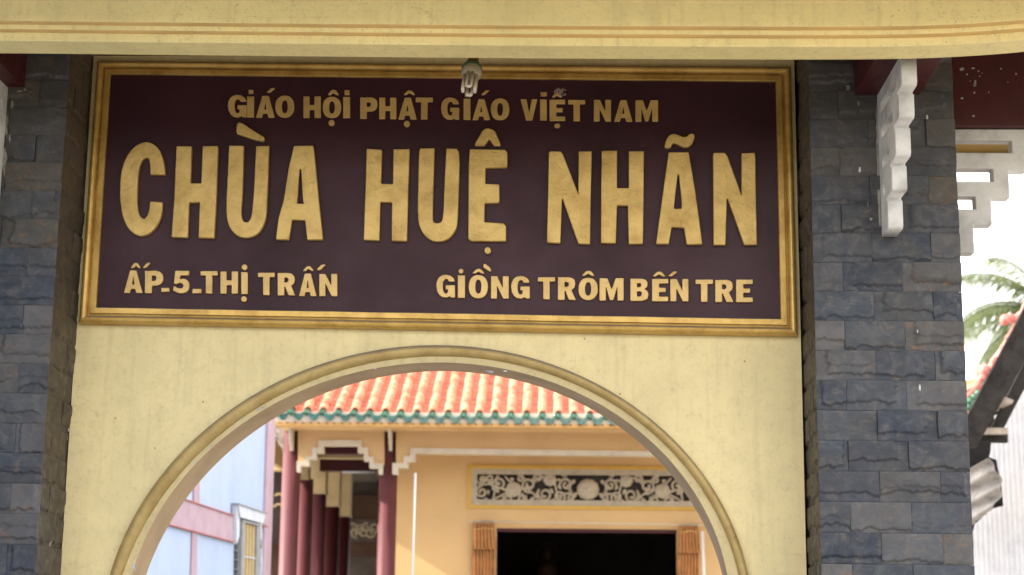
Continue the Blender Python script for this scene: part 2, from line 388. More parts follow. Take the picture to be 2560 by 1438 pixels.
bm_.add(path(rf, -.012)+path(rf, .0), [(i, i+1, n_//2+i+1, n_//2+i) for i in range(n_//2-1)], True)
put('arch_band', bm_, M['band'], gate)
# half round moulding
prof = [(0, -.001), (0, -.012)]+[(.5-.5*math.cos(math.pi*k/10), -.014-.030*math.sin(math.pi*k/10)) for k in range(11)]+[(1, -.012), (1, -.001)]
mm = MB(); rows = []
for t, y in prof:
    rows.append(path(lambda a, t=t: ri(a)+(ro(a)-ri(a))*t, y))
for j in range(len(rows)-1):
    n = len(rows[0]); mm.add(rows[j]+rows[j+1], [(i, i+1, n+i+1, n+i) for i in range(n-1)], True)
put('arch_moulding', mm, M['archgold'], gate)
# flaked paint at the edge of the arch
chips = [(600,1047,28,8,-.55,0),(650,1022,22,7,-.5,0),(490,1156,10,6,-.8,0),(1224,929,22,6,.2,1),(1262,928,14,5,.3,1),(938,922,7,4,-.2,0),(334,1415,10,22,-.3,0),(528,1115,8,4,-.8,0),(172,1075,6,10,0,0)]
cm = MB()
for cx, cy, w_, h_, rot, onrev in chips:
    Y = -.015 if not onrev else -.016
    pts = []
    for k in range(19):
        a = 2*math.pi*k/19; q = .45+.75*random.random()
        x = math.cos(a)*w_/2*q; y = math.sin(a)*h_/2*q
        pts.append(U(cx+x*math.cos(rot)-y*math.sin(rot), cy+x*math.sin(rot)+y*math.cos(rot), Y))
    cm.prism(pts, (0, .004, 0))
put('paint_flake', cm, M['chip'], gate, kind='stuff')

# pillars
TH, TW = .153, .302
def tile_mesh(w_, h_, seed, nx=40, nz_=22, t=.014):
    mm = MB(); vs = []
    off = Vector((seed*3.7, seed*1.3, seed*.77)); rn = random.Random(seed)
    flat = rn.random() < .3; n_l = rn.choice((1, 1, 2)); side = rn.choice((-1, 0, 0, 1))
    base_l = [rn.uniform(.08, .34), rn.uniform(.35, .6)]
    tilt = rn.uniform(-.0025, .0025); curve = rn.uniform(.05, .22)*rn.choice((-1, 1, 1))
    for j in range(nz_+1):
        for i in range(nx+1):
            x = w_*i/nx; z = h_*j/nz_; u, v = i/nx, j/nz_
            p = Vector((x, 0, z))
            n1 = noise.noise(p*9+off); n2 = noise.noise(p*34+off); n3 = noise.noise(p*80+off)
            d = t-.011+tilt*(u-.5)*2+n1*.0018+n2*.0007+n3*.0004
            for k in range(n_l):                       # the cleft layer ends in a ragged ledge low on the tile
                e = v-(base_l[k]+curve*(1-4*(u-.5)**2)*.5+.10*noise.noise(Vector((u*5, k*3., seed)))+.05*noise.noise(Vector((u*15, k*5., seed))))
                if side: e = min(e, (u if side > 0 else 1-u)-.18-.08*noise.noise(Vector((v*5, 7., seed))))
                s_ = 1/(1+math.exp(-max(-30, min(30, e*62))))
                d += s_*(.0105 if k == 0 else .0050)*(.25 if flat else 1)
            if min(i, nx-i, j, nz_-j) == 0: d -= .0008+.003*max(0, n2)
            vs.append((x, -d, z))
    N = (nx+1)*(nz_+1)
    fs = [(j*(nx+1)+i, j*(nx+1)+i+1, (j+1)*(nx+1)+i+1, (j+1)*(nx+1)+i) for j in range(nz_) for i in range(nx)]
    rim = [i for i in range(nx+1)]+[j*(nx+1)+nx for j in range(1, nz_+1)]+[nz_*(nx+1)+i for i in range(nx-1, -1, -1)]+[j*(nx+1) for j in range(nz_-1, 0, -1)]
    back = [(vs[k][0], .004, vs[k][2]) for k in rim]; L = len(rim)
    mm.add(vs+back, fs+[(rim[k], rim[(k+1) % L], N+(k+1) % L, N+k) for k in range(L)])
    return mm
variants = {}
def tile_of(kind, w_):
    key = (kind, round(w_, 3)); variants.setdefault(key, [])
    if len(variants[key]) < 26:
        me = tile_mesh(w_-.0018, TH-.0018, random.random()*100, nx=max(12, int(40*w_/TW))).mesh('slate_tile'); variants[key].append(me)
        return me
    return random.choice(variants[key])
def pillar(x0, x1, zref, half_right, lab):
    core = MB().box(x0+.016, x1-.016, -.444, .44, 0, ZT-.05)
    pil = put('pillar', core, M['mortar'], gate, label=lab)
    k0 = -int(zref/TH)-1
    for k in range(k0, int((ZT-zref)/TH)+1):
        z = zref+k*TH
        if z+TH > ZT-.06 or z < 1.3 and z > 99: continue
        if z < 0: continue
        half = (k % 2 == 1)
        # front: 2.5 tiles wide
        if half_right: cuts = [0, TW*.5, TW*1.5, TW*2.5] if not half else [0, TW, TW*2, TW*2.5]
        else: cuts = [0, TW, TW*2, TW*2.5] if not half else [0, TW*.5, TW*1.5, TW*2.5]
        s_ = (x1-x0)/(TW*2.5)
        for a, b in zip(cuts[:-1], cuts[1:]):
            me = tile_of('f', (b-a)*s_)
            put('slate_tile', me, M['slate'], pil, loc=(x0+a*s_+.001, -.446+random.uniform(-.0022, .0012), z+.0006))
        # both flanks of the pillar, back to the wall and beyond
        yc = [-.446, -.446+TW*(.5 if half else 1), -.446+TW*(1.5 if half else 2), .0 if False else .44]
        yc = [y for y in yc if y <= .44]
        for a, b in zip(yc[:-1], yc[1:]):
            if b-a < .04: continue
            me = tile_of('s', b-a)
            # flank facing +x and flank facing -x
            for side in (1, -1):
                if side == 1:
                    put('slate_tile', me, M['slateside'] if not me.materials else None, pil, loc=(x1-.0165, a+.001, z+.001), rot=(0, 0, math.pi/2))
                else:
                    put('slate_tile', me, None, pil, loc=(x0+.0165, b-.001, z+.001), rot=(0, 0, -math.pi/2))
    return pil
pillar(XR+.008, XR+.008+.752, 3.5316, False, 'right slate clad pillar')
zl = U(141, 619, -.46).z
pillar(XL-.752+.006, XL+.006, zl, True, 'left slate clad pillar')

# eave beam
YE = -1.35
ep = [(-60,101),(0,101),(348,105.2),(700,108.5),(1000,111.3),(1280,113.7),(1600,115.3),(1960,117.2),(2265,116.6),(2405,114),(2480,109),(2560,99.6)]
EP = [U(x, y, YE) for x, y in ep]
ex = np.array([p.x for p in EP]); ez = np.array([p.z for p in EP])
ecoef = np.polyfit(ex, ez, 5)
def eave_z(x):
    if x > ex[-1]: return float(ez[-1])+(x-ex[-1])*.12+(x-ex[-1])**2*.10
    if x < ex[0]: return float(ez[0])+(ex[0]-x)*.0+(ex[0]-x)**2*.06
    return float(np.interp(x, XS, ZS))
XS = np.linspace(ex[0], ex[-1], 80); ZS = np.interp(XS, ex, ez)
for _ in range(30): ZS[1:-1] = (ZS[:-2]+2*ZS[1:-1]+ZS[2:])/4
xs = list(np.linspace(-5.2, 4.2, 150))
def sweep(prof, name, mt, ybase=YE, sgn=1, smooth=False, label=None):
    mm = MB(); rows = []
    for (y, z) in prof: rows.append([Vector((x, ybase+sgn*y, eave_z(x)+z)) for x in xs])
    n = len(xs)
    for j in range(len(rows)-1): mm.add(rows[j]+rows[j+1], [(i, i+1, n+i+1, n+i) for i in range(n-1)], smooth)
    mm.add([r[0] for r in rows], [tuple(range(len(rows)))]); mm.add([r[-1] for r in rows], [tuple(range(len(rows)))])
    return put(name, mm, mt, gate, label=label)
cove = [(-.082-.17*(1-math.cos(R(a))), .100+.26*math.sin(R(a))) for a in range(0, 91, 9)]
SOF = .185
main = [(SOF, .34), (SOF, 0.), (0, 0), (0, .040), (-.004, .0415)]
sweep([(SOF, .50), (SOF, 0.004), (SOF-.004, 0.), (.004, 0), (0, .004), (0, .041), (.03, .041), (.03, .50)], 'eave_beam', M['eave'])
sweep([(.02, .0412), (-.036, .0412), (-.036, .0445), (.02, .0445)], 'eave_groove', M['groove'])
sweep([(.02, .0447), (-.038, .0447), (-.042, .048), (-.042, .0660), (.02, .0660)], 'eave_fillet', M['eave'])
sweep([(.02, .0662), (-.080, .0662), (-.080, .0695), (.02, .0695)], 'eave_groove', M['groove'])
sweep([(.02, .0697), (-.082, .0697), (-.084, .072)]+[(-.084, .10)]+cove+[(-.26, .5), (.02, .5)], 'eave_cove', M['eave'], smooth=False)
# roof slab above
rs = MB()
for sgn in (1,):
    P = [(-2.45, 4.66), (-2.45, 4.60), (-1.62, 4.68), (-1.17, 4.62), (.0, 4.80), (1.5, 4.62), (1.9, 4.70), (1.9, 4.85), (0.15, 5.55)]
xa, xb = -5.2, 4.2
n = len(P); rs.add([(xa, y, z) for y, z in P]+[(xb, y, z) for y, z in P], [tuple(range(n)), tuple(range(2*n-1, n-1, -1))]+[(i, (i+1) % n, n+(i+1) % n, n+i) for i in range(n)])
put('roof_slab', rs, M['olive'], gate)
put('eave_beam', MB().box(-5.2, 4.2, 1.3, 1.5, 4.57, 4.76), M['olive'], gate)

# beams that carry the eave
zb_ = U(2215, 238, -.46).z
bxl, bxr = U(2137, 238, -.46).x, U(2297, 217, -.46).x
bxl = bxl+.0
pc = (XR+.008+.376)
put('cross_beam', MB().box(bxl, bxr, -1.165, -.462, zb_, 4.72), M['maroon'], gate, bevel=.004)
zb2 = U(30, 219, -.46).z
put('cross_beam', MB().box(U(62, 219, -.46).x-(bxr-bxl), U(62, 219, -.46).x, -1.165, -.462, zb2, 4.72), M['maroon'], gate, bevel=.004)
# side beam, right of the right pillar, with specks of white paint
za, zc = U(2450, 165, -.15).z, U(2450, 315, -.15).z
put('side_beam', MB().box(XR+.76, 4.1, -.15, .12, zc, 4.79), M['maroon'], gate, bevel=.004)
put('side_beam', MB().box(-5.1, XL-.745, -.15, .12, zc, 4.79), M['maroon'], gate, bevel=.004)
sk = MB()
for x, y, a, b in [(2405,173,5,4),(2418,186,1.5,3),(2433,171,4,2),(2438,208,3,9),(2436,212,2,6),(2436,232,2.5,2.5),(2405,246,3.5,3),(2434,290,3,3),(2446,178,2,2),(2472,231,1.5,1.5),(2449,191,1.5,1.5),(2503,172,2.5,2),(2425,203,1,1.5),(2455,183,1,1),(2520,205,1,1.5),(2540,185,2,2)]:
    pts = [U(x+a*(.8+.4*random.random())*math.cos(t*math.pi/4), y+b*(.8+.4*random.random())*math.sin(t*math.pi/4), -.1515) for t in range(8)]
    sk.prism(pts, (0, .003, 0))
put('paint_speck', sk, M['chip'], gate, kind='stuff')

# stepped concrete brackets
def poly_bracket(name, steps, holes, mapf, thick, axis, mt):
    mm = MB()
    return mm
def bracket_front(xc, top):
    # profile in (out, z): out = distance from the pillar face
    rows_ = [(.63, U(2254, 213, -1.09).z), (.545, U(2247, 295, -1.0).z), (.43, U(2237, 390, -.89).z), (.31, U(2227, 476, -.77).z), (.18, U(2216, 572, -.64).z)]
    ch = .016
    outl = [(0, top)]; zt = top
    for k, (o_, zb) in enumerate(rows_):
        outl += [(o_, zt), (o_, zb+ch), (o_-ch, zb)]
        zt = zb
        if k < 4:
            nx_ = rows_[k+1][0]; outl += [(nx_-.028, zb), (nx_-.028, zb-.018)]; zt = zb-.018
    outl += [(0, rows_[-1][1])]
    holes = []
    zt = top
    for k, (o_, zb) in enumerate(rows_[:-1]):
        zt2 = (rows_[k-1][1] if k else top)
        h0, h1 = zb+.035, zb+.085
        nxt = rows_[k+1][0]
        holes.append([(.07, h0), (nxt-.05, h0), (nxt-.05, h1), (.07, h1)])
    me = curve_mesh([outl]+holes, .076, .005)
    # curve mesh lies in XZ (x = out); turn it so that out points to -Y
    me.transform(Matrix.Rotation(-math.pi/2, 4, 'Z'))
    return put('bracket', me, M['white'], gate, loc=(xc, -.462, 0))
bracket_front((U(2192, 240, -.46).x+U(2229, 240, -.46).x)/2, zb_-.001)
bracket_front(U(-10, 400, -.46).x, zb2-.001)
def bracket_side(x0, sgn, Yc):
    x_ = lambda p: (U(p, 450, Yc).x-(XR+.76))
    z_ = lambda q: U(2460, q, Yc).z
    pt = lambda a, b: (a*sgn, b)
    # one closed outline that also walks round the three slots (open against the pillar)
    o_ = [(0, zc-.002), (x_(2660), zc-.002), (x_(2660), z_(362)), (x_(2564), z_(362)), (x_(2564), z_(431)), (x_(2517), z_(431)), (x_(2517), z_(500)), (x_(2470), z_(500)), (x_(2470), z_(567)), (x_(2423), z_(567)), (x_(2423), z_(637)), (0, z_(637)),
          (0, z_(528)), (x_(2431), z_(528)), (x_(2431), z_(496)), (0, z_(496)), (0, z_(459)), (x_(2478), z_(459)), (x_(2478), z_(427)), (0, z_(427)), (0, z_(387)), (x_(2528), z_(387)), (x_(2528), z_(356)), (0, z_(356))]
    pts = [(x0+a*sgn, Yc-.04, b) for a, b in o_]
    return put('bracket', MB().prism(pts, (0, .085, 0)), M['white'], gate, bevel=.006)
bracket_side(XR+.762, 1, -.06)
bracket_side(XL-.748, -1, -.06)
# mortar smears round the brackets
sm = MB()
def smear(x0, y0, x1, y1, wd, seed, y_=-.463, n=26):
    L = []; Rr = []
    for k in range(n+1):
        t = k/n; e = math.sin(math.pi*min(1, max(0, t)))**.4
        a_ = wd*e*(.35+.9*abs(noise.noise(Vector((k*.55, seed, 1)))))
        L.append(U(x0+(x1-x0)*t-a_, y0+(y1-y0)*t, y_)); Rr.append(U(x0+(x1-x0)*t+3, y0+(y1-y0)*t, y_))
    sm.prism(L+Rr[::-1], (0, .02, 0))
smear(2193, 243, 2199, 566, 7, 1.3)
smear(2150, 241, 2190, 241, 3, 4.1)
for x, y, a_, b_, sd_ in [(2121,219,6,8,1),(2147,258,4,7,2),(2170,512,1.5,8,3),(2178,548,4,4,4),(48,228,7,3,5),(30,262,5,12,6),(62,224,4,3,7),(12,300,9,40,8),(10,400,8,45,9),(24,345,3,12,10)]:
    pts = [U(x+a_*(.75+.9*noise.noise(Vector((t*.9, sd_*3.1, 0))))*math.cos(t*math.pi/12), y+b_*(.75+.9*noise.noise(Vector((t*.9, sd_*3.1, 0))))*math.sin(t*math.pi/12), -.464) for t in range(24)]
    sm.prism(pts, (0, .014, 0))
put('mortar_smear', sm, mat('grey_mortar', (.26, .25, .23), .95, .3, 14, bs=.5), gate, kind='stuff')

# ------------------------------------------------------------------ the signboard
YP = -.030
sign = thing('signboard', 'maroon signboard with raised gold letters in a gold frame above the arch', 'sign', (-.67, 0, 3.28))
oc = [(243,153),(1977,168),(1995,840),(197,808)]; ic = [(275,184),(1940,203),(1952,797),(239,768)]
put('panel', MB().prism([U(x, y, YP) for x, y in [(262,172),(1952,190),(1966,810),(228,782)]], (0, .028, 0)), M['panel'], sign)
OC = [U(x, y, -.045) for x, y in oc]; IC = [U(x, y, -.055) for x, y in ic]
fp = [(0, -.002), (0, -.03)]+[(.25-.25*math.cos(math.pi*k/10), -.036-.030*math.sin(math.pi*k/10)) for k in range(11)]+[(.50, -.034), (.62, -.036), (.63, -.050), (.645, -.052), (.96, -.053), (1., -.049), (1., -.031)]
for s_ in range(4):
    mm = MB(); a, b = s_, (s_+1) % 4; rows = []
    for t, y in fp:
        p0 = OC[a].lerp(IC[a], t); p1 = OC[b].lerp(IC[b], t); p0.y = p1.y = y
        rows.append([p0.lerp(p1, k/40) + Vector((0, .0012*noise.noise(Vector((k*.7, s_*9, t))), .0012*noise.noise(Vector((k*.6, s_*5+3, t*.5))))) for k in range(41)])
    for j in range(len(rows)-1): mm.add(rows[j]+rows[j+1], [(i, i+1, 42+i, 41+i) for i in range(40)], True)
    put('frame_rail', mm, M['frame'], sign)

ZOOM = {'A': (230, 140, 3.821, 0), 'A2': (230, 480, 3.821, 0), 'B': (860, 140, 3.994, 0), 'B2': (860, 480, 3.994, 0), 'C': (1400, 140, 3.994, 0), 'C2': (1400, 480, 3.784, 0), 'P': (0, 0, 1., 0)}
def zp(zid, x, y): a, b, s_, _ = ZOOM[zid]; return a+x/s_, b+y/s_
def letter(polys_px, th, bev, parent, name='letter', mt='gold', yoff=YP):
    Yf = yoff-th
    polys = []
    for p in polys_px:
        polys.append([(q.x, q.z) for q in (U(x, y, Yf) for x, y in p)])
    cx = sum(q[0] for q in polys[0])/len(polys[0]); cz = min(q[1] for q in polys[0])
    me = curve_mesh([[(x-cx, z-cz) for x, z in p] for p in polys], th, bev)
    return put(name, me, M[mt], parent, loc=(cx, yoff-th/2, cz))
def rnd(pts, r=5, n=3):                       # round off the corners of a polygon a little
    out = []; L = len(pts)
    for i in range(L):
        p = Vector(pts[i]); a = Vector(pts[i-1]); b = Vector(pts[(i+1) % L])
        da, db = (a-p), (b-p)
        if da.length < 2.2*r or db.length < 2.2*r: out.append(tuple(p)); continue
        s0 = p+da.normalized()*r; s1 = p+db.normalized()*r
        for k in range(n+1):
            t = k/n; out.append(tuple(s0*(1-t)**2+p*2*t*(1-t)+s1*t*t))
    return out
def smooth_poly(pts, keep=()):                # Chaikin for curved strokes; corners listed in keep stay
    out = []; L = len(pts)
    for i in range(L):
        p, q = Vector(pts[i]), Vector(pts[(i+1) % L])
        if i in keep: out.append(tuple(p))
        else: out.append(tuple(p*.75+q*.25))
        if (i+1) % L not in keep: out.append(tuple(p*.25+q*.75))
    return out
K = 1299; Q = 1358
def big(zid, pts, holes=(), r=9, curved=None):
    pp = [smooth_poly(smooth_poly(pts, curved), ()) if curved is not None else rnd(pts, r)]
    if curved is not None: pp = [smooth_poly(pts, curved)]
    pp += [rnd(h, 4) if len(h) < 12 else h for h in holes]
    return letter([[zp(zid, x, y) for x, y in p] for p in pp], .034, .0045, sign)
def accent(parent, zid, pts, curved=False, r=8, th=.030):
    p = smooth_poly(pts) if curved else rnd(pts, r)
    return letter([[zp(zid, x, y) for x, y in p]], th, .004, parent, 'accent')
def circ(x, y, r, n=16): return [(x+r*math.cos(2*math.pi*k/n), y+r*math.sin(2*math.pi*k/n)) for k in range(n)]
big('A', [(558,1132),(694,1132),(692,1060),(672,960),(635,880),(580,835),(525,818),(470,828),(410,860),(350,925),(305,1010),(275,1120),(266,1250),(266,1376),(271,K+110),(285,K+210),(320,K+310),(370,K+380),(430,K+415),(480,K+420),(540,K+400),(600,K+345),(645,K+270),(668,K+190),(674,K+98),(555,K+88),(545,K+170),(530,K+220),(505,K+255),(475,K+250),(445,K+210),(432,K+140),(428,K+50),(430,1250),(437,1120),(455,1040),(480,985),(515,968),(540,978),(552,1020)], curved=(0, 1, 24, 25))
big('A', [(805,860),(950,862),(940,1215),(1042,1215),(1056,860),(1203,858),(1185,1376),(1165,K+440),(1015,K+438),(1028,K+98),(925,K+98),(912,K+435),(757,K+430),(785,K+50),(795,1100)])
u1 = big('A', [(1308,855),(1450,858),(1435,1350),(1424,K+150),(1425,K+220),(1440,K+275),(1465,K+290),(1495,K+285),(1520,K+240),(1532,K+150),(1545,K+10),(1565,860),(1693,858),(1672,1350),(1667,K+180),(1655,K+270),(1615,K+360),(1560,K+415),(1480,K+440),(1400,K+428),(1340,K+380),(1300,K+310),(1283,K+220),(1282,K+100),(1290,1250)], curved=(0, 1, 11, 12))
accent(u1, 'A', [(1378,700),(1385,650),(1402,632),(1440,645),(1570,730),(1645,775),(1645,800),(1630,815),(1560,800),(1383,742)])
big('A', [(1928,858),(2112,855),(2125,950),(2165,1376),(2205,K+455),(2055,K+455),(2035,K+270),(1910,K+262),(1878,K+455),(1755,K+452),(1780,K+250),(1830,1376),(1880,1060)], [[(1980,1080),(1996,1080),(2015,1376),(2022,K+112),(1955,K+110),(1965,1320)]])
big('B', [(225,925),(378,935),(370,1275),(488,1278),(493,930),(655,928),(640,Q),(628,Q+490),(475,Q+487),(478,Q+103),(362,Q+98),(352,Q+483),(196,Q+478),(213,Q)])
big('B', [(760,922),(905,920),(890,Q),(885,Q+280),(900,Q+305),(930,Q+312),(965,Q+305),(988,Q+270),(1000,Q),(1020,922),(1125,925),(1157,970),(1145,Q),(1135,Q+300),(1115,Q+380),(1060,Q+455),(1000,Q+488),(935,Q+495),(870,Q+485),(800,Q+430),(755,Q+350),(735,Q+250),(738,Q),(748,960)], curved=(0, 1, 9, 10))
e1 = big('B', [(1255,930),(1610,935),(1632,965),(1630,1095),(1620,1112),(1412,1115),(1410,1275),(1550,1282),(1552,Q+95),(1535,Q+108),(1405,Q+112),(1400,Q+300),(1590,Q+312),(1618,Q+340),(1618,Q+490),(1270,Q+490),(1240,Q+465),(1245,1100)])
accent(e1, 'B', [(1305,895),(1312,870),(1380,750),(1410,725),(1440,722),(1485,732),(1510,755),(1560,870),(1560,895),(1500,898),(1455,832),(1445,832),(1400,895)])
accent(e1, 'B', circ(1434, Q+583, 34), r=0)
big('B', [(2045,960),(2060,950),(2165,952),(2188,985),(2340,1378),(2342,960),(2350,952),(2475,950),(2465,Q),(2458,Q+520),(2340,Q+515),(2184,Q+65),(2176,Q+65),(2160,Q+510),(2025,Q+502),(2038,Q)], r=7)
big('P', [(1504,377),(1542.7,376),(1542.7,470),(1572,470),(1572,378),(1609.8,377.4),(1609.3,480),(1607.5,609.5),(1571.8,610),(1569.7,513.8),(1542.7,513),(1539.5,608),(1502.3,607),(1503,480)], r=2.4)
a2 = big('P', [(1671.7,380.4),(1721.7,380),(1739.6,485),(1756.2,610.8),(1717,610.8),(1710.5,569.3),(1679.6,567.2),(1672.2,610),(1640,609.5),(1657.7,480)], [[(1694,436),(1698,436),(1704,500),(1704.4,521.8),(1684.9,521.8),(1688.6,485)]], r=2.4)
accent(a2, 'P', [(1660.9,369),(1662.9,357.8),(1669,342),(1680.4,334),(1693,335.5),(1708,342.8),(1717,342),(1724,334),(1735.5,334),(1737,345),(1729,362),(1718,368.3),(1705.5,366.6),(1689,357),(1681,358),(1676.7,370)], True)
big('P', [(1783,384),(1786.8,381.6),(1812,381.6),(1819,390),(1853.7,487.5),(1854.4,383),(1887,381.6),(1888.7,390),(1890.2,500),(1892.9,612),(1861,612),(1820,497),(1817,497),(1814,612.5),(1784,612),(1783.5,500)], r=2)

# smaller lettering: glyphs drawn in a unit box (y down), fitted to each letter's place on the board
def sup(cx, cy, rx, ry, n=22, e=2.25, a0=0, a1=2*math.pi, closed=True):
    out = []
    for k in range(n if closed else n+1):
        a = a0+(a1-a0)*k/n; c_, s_ = math.cos(a), math.sin(a)
        out.append((cx+rx*math.copysign(abs(c_)**(2/e), c_), cy+ry*math.copysign(abs(s_)**(2/e), s_)))
    return out
GL = {
 'I': [[(0, 0), (1, 0), (1, 1), (0, 1)]],
 'H': [[(0,0),(.36,0),(.36,.40),(.64,.40),(.64,0),(1,0),(1,1),(.64,1),(.64,.62),(.36,.62),(.36,1),(0,1)]],
 'T': [[(0,0),(1,0),(1,.2),(.69,.2),(.69,1),(.31,1),(.31,.2),(0,.2)]],
 'E': [[(0,0),(1,0),(1,.21),(.44,.21),(.44,.39),(.84,.39),(.84,.59),(.44,.59),(.44,.79),(1,.79),(1,1),(0,1)]],
 'A': [[(.34,0),(.68,0),(1,1),(.66,1),(.61,.82),(.37,.82),(.32,1),(0,1)], [(.495,.32),(.505,.32),(.56,.63),(.44,.63)]],
 'V': [[(0,0),(.36,0),(.50,.60),(.52,.60),(.66,0),(1,0),(.70,1),(.32,1)]],
 'N': [[(0,0),(.36,0),(.66,.52),(.66,0),(1,0),(1,1),(.68,1),(.34,.42),(.34,1),(0,1)]],
 'M': [[(0,0),(.33,0),(.50,.50),(.67,0),(1,0),(1,1),(.74,1),(.74,.38),(.57,.98),(.43,.98),(.27,.38),(.27,1),(0,1)]],
 'O': [sup(.5, .5, .5, .5), sup(.5, .5, .155, .30, 16, 2.2)],
 'G': [[(.99,.30),(.66,.30),(.62,.21),(.53,.18),(.43,.22),(.37,.32),(.35,.5),(.37,.68),(.43,.79),(.52,.82),(.60,.79),(.62,.68),(.62,.64),(.50,.64),(.50,.46),(1,.46),(1,1),(.78,1),(.72,.93),(.62,.99),(.48,1),(.30,.97),(.14,.86),(.04,.70),(0,.5),(.03,.30),(.13,.13),(.30,.03),(.5,0),(.72,.03),(.89,.12),(.97,.22)]],
 'P': [[(0,0),(.62,0),(.82,.04),(.95,.14),(1,.32),(.96,.49),(.84,.61),(.62,.66),(.38,.66),(.38,1),(0,1)], [(.38,.22),(.54,.22),(.61,.27),(.62,.33),(.60,.40),(.53,.45),(.38,.45)]],
 'R': [[(0,0),(.62,0),(.82,.04),(.94,.14),(.97,.30),(.93,.45),(.76,.57),(1,1),(.62,1),(.42,.62),(.38,.62),(.38,1),(0,1)], [(.38,.21),(.52,.21),(.60,.26),(.61,.32),(.58,.38),(.51,.42),(.38,.42)]],
 'B': [[(0,0),(.62,0),(.82,.04),(.93,.13),(.95,.27),(.90,.39),(.78,.47),(.92,.54),(1,.68),(.98,.83),(.88,.94),(.66,1),(0,1)], [(.37,.20),(.53,.20),(.59,.24),(.60,.29),(.57,.35),(.51,.38),(.37,.38)], [(.37,.57),(.55,.57),(.62,.62),(.63,.69),(.60,.76),(.53,.80),(.37,.80)]],
 '5': [[(.14,0),(.98,0),(.96,.21),(.45,.21),(.42,.37),(.58,.34),(.80,.37),(.95,.48),(1,.66),(.96,.83),(.83,.95),(.58,1),(.32,.99),(.12,.93),(0,.86),(.06,.66),(.2,.73),(.38,.78),(.52,.78),(.61,.73),(.63,.65),(.58,.57),(.47,.54),(.30,.56),(.18,.60),(.05,.57)]],
 'c': [[(0,1),(.0,.85),(.30,.12),(.42,0),(.62,0),(.74,.12),(1,.80),(1,1),(.80,1),(.54,.62),(.46,.62),(.22,1)]],
 'a': [[(0,.95),(.04,.78),(.52,.08),(.66,0),(1,0),(.96,.22),(.46,.92),(.3,1)]],
 'g': [[(0,.45),(.02,.1),(.1,0),(.3,.05),(.92,.55),(1,.95),(.85,1),(.7,.95)]],
 '.': [circ(.5, .5, .5, 14)],
 '-': [[(0, 0), (1, 0), (1, 1), (0, 1)]],
}
def small(ch, zid, x0, y0, x1, y1, parent=None, th=.013):
    polys = []
    for p in GL[ch]:
        q = [(x0+(x1-x0)*a, y0+(y1-y0)*b) for a, b in p]
        if ch not in 'O.': q = rnd(q, min(x1-x0, y1-y0)*.03+2, 2)
        j = [(a+random.uniform(-1.1, 1.1), b+random.uniform(-1.1, 1.1)) for a, b in q]
        polys.append([zp(zid, a, b) for a, b in j])
    nm = 'letter' if parent is None else 'accent'
    return letter(polys, th, .0025, parent or sign, nm, 'goldsmall')
L1 = [('G','A',1297,370,1478,585,[]),('I','A',1480,385,1548,585,[('-',1495,322,1540,362)]),('A','A',1565,380,1745,588,[('a',1668,305,1745,350)]),('O','A',1750,378,1932,588,[]),
 ('H','A',2018,385,2185,590,[]),('O','A',2203,388,2380,592,[('c',2255,322,2355,372),('.',2258,610,2318,668)]),('I','A',2398,390,2465,592,[('-',2412,325,2460,372)]),
 ('P','B',160,412,335,625,[]),('H','B',350,415,522,628,[]),('A','B',542,415,725,632,[('c',598,342,706,388),('.',597,645,658,710)]),('T','B',715,415,888,632,[]),
 ('G','B',968,412,1150,635,[]),('I','B',1193,425,1262,635,[('-',1205,360,1255,405)]),('A','B',1282,430,1460,638,[('a',1372,340,1448,390)]),('O','B',1465,422,1652,640,[]),
 ('V','B',1762,430,1932,642,[]),('I','B',1958,432,2025,642,[('-',1962,360,2025,402)]),('E','B',2052,435,2208,648,[('c',2078,370,2175,412),('.',2100,672,2160,720)]),('T','B',2238,438,2408,650,[]),
 ('N','C',338,437,510,652,[]),('A','C',540,440,725,655,[]),('M','C',752,440,980,655,[]),
 ('A','A2',302,748,482,965,[('c',372,676,462,728),('a',485,674,555,728)]),('P','A2',503,752,680,968,[]),('-','A2',660,915,740,955,[]),('5','A2',772,752,930,968,[]),('-','A2',958,925,1045,968,[]),
 ('T','A2',1035,755,1198,972,[]),('H','A2',1225,758,1393,972,[]),('I','A2',1423,765,1488,975,[('.',1427,690,1483,746),('.',1422,994,1478,1050)]),('T','A2',1583,770,1745,985,[]),('R','A2',1772,773,1942,988,[]),
 ('A','A2',1975,778,2145,995,[('c',2018,708,2115,755),('a',2145,692,2228,748)]),('N','A2',2170,782,2342,996,[]),
 ('G','B2',920,825,1108,1055,[]),('I','B2',1135,832,1208,1058,[('.',1143,765,1193,815)]),('O','B2',1243,828,1438,1062,[('c',1285,766,1400,815),('g',1390,716,1470,795)]),('N','B2',1467,840,1645,1065,[]),('G','B2',1667,838,1855,1065,[]),
 ('T','B2',1935,850,2108,1072,[]),('R','B2',2135,850,2315,1078,[]),('O','B2',2340,855,2535,1080,[('c',2378,785,2500,838)]),
 ('M','C2',373,815,602,1028,[]),('B','C2',665,820,838,1030,[]),('E','C2',870,822,1025,1035,[('c',880,752,992,800),('a',1022,752,1108,800)]),('N','C2',1043,822,1215,1035,[]),
 ('T','C2',1282,828,1448,1040,[]),('R','C2',1468,830,1642,1042,[]),('E','C2',1665,828,1825,1042,[])]
for ch, zid, x0, y0, x1, y1, acc in L1:
    thk = .010 if zid in 'ABC' else .018
    lt = small(ch, zid, x0, y0, x1, y1, th=thk)
    for c_, a0, b0, a1, b1 in acc: small(c_, zid, a0, b0, a1, b1, lt, th=thk)

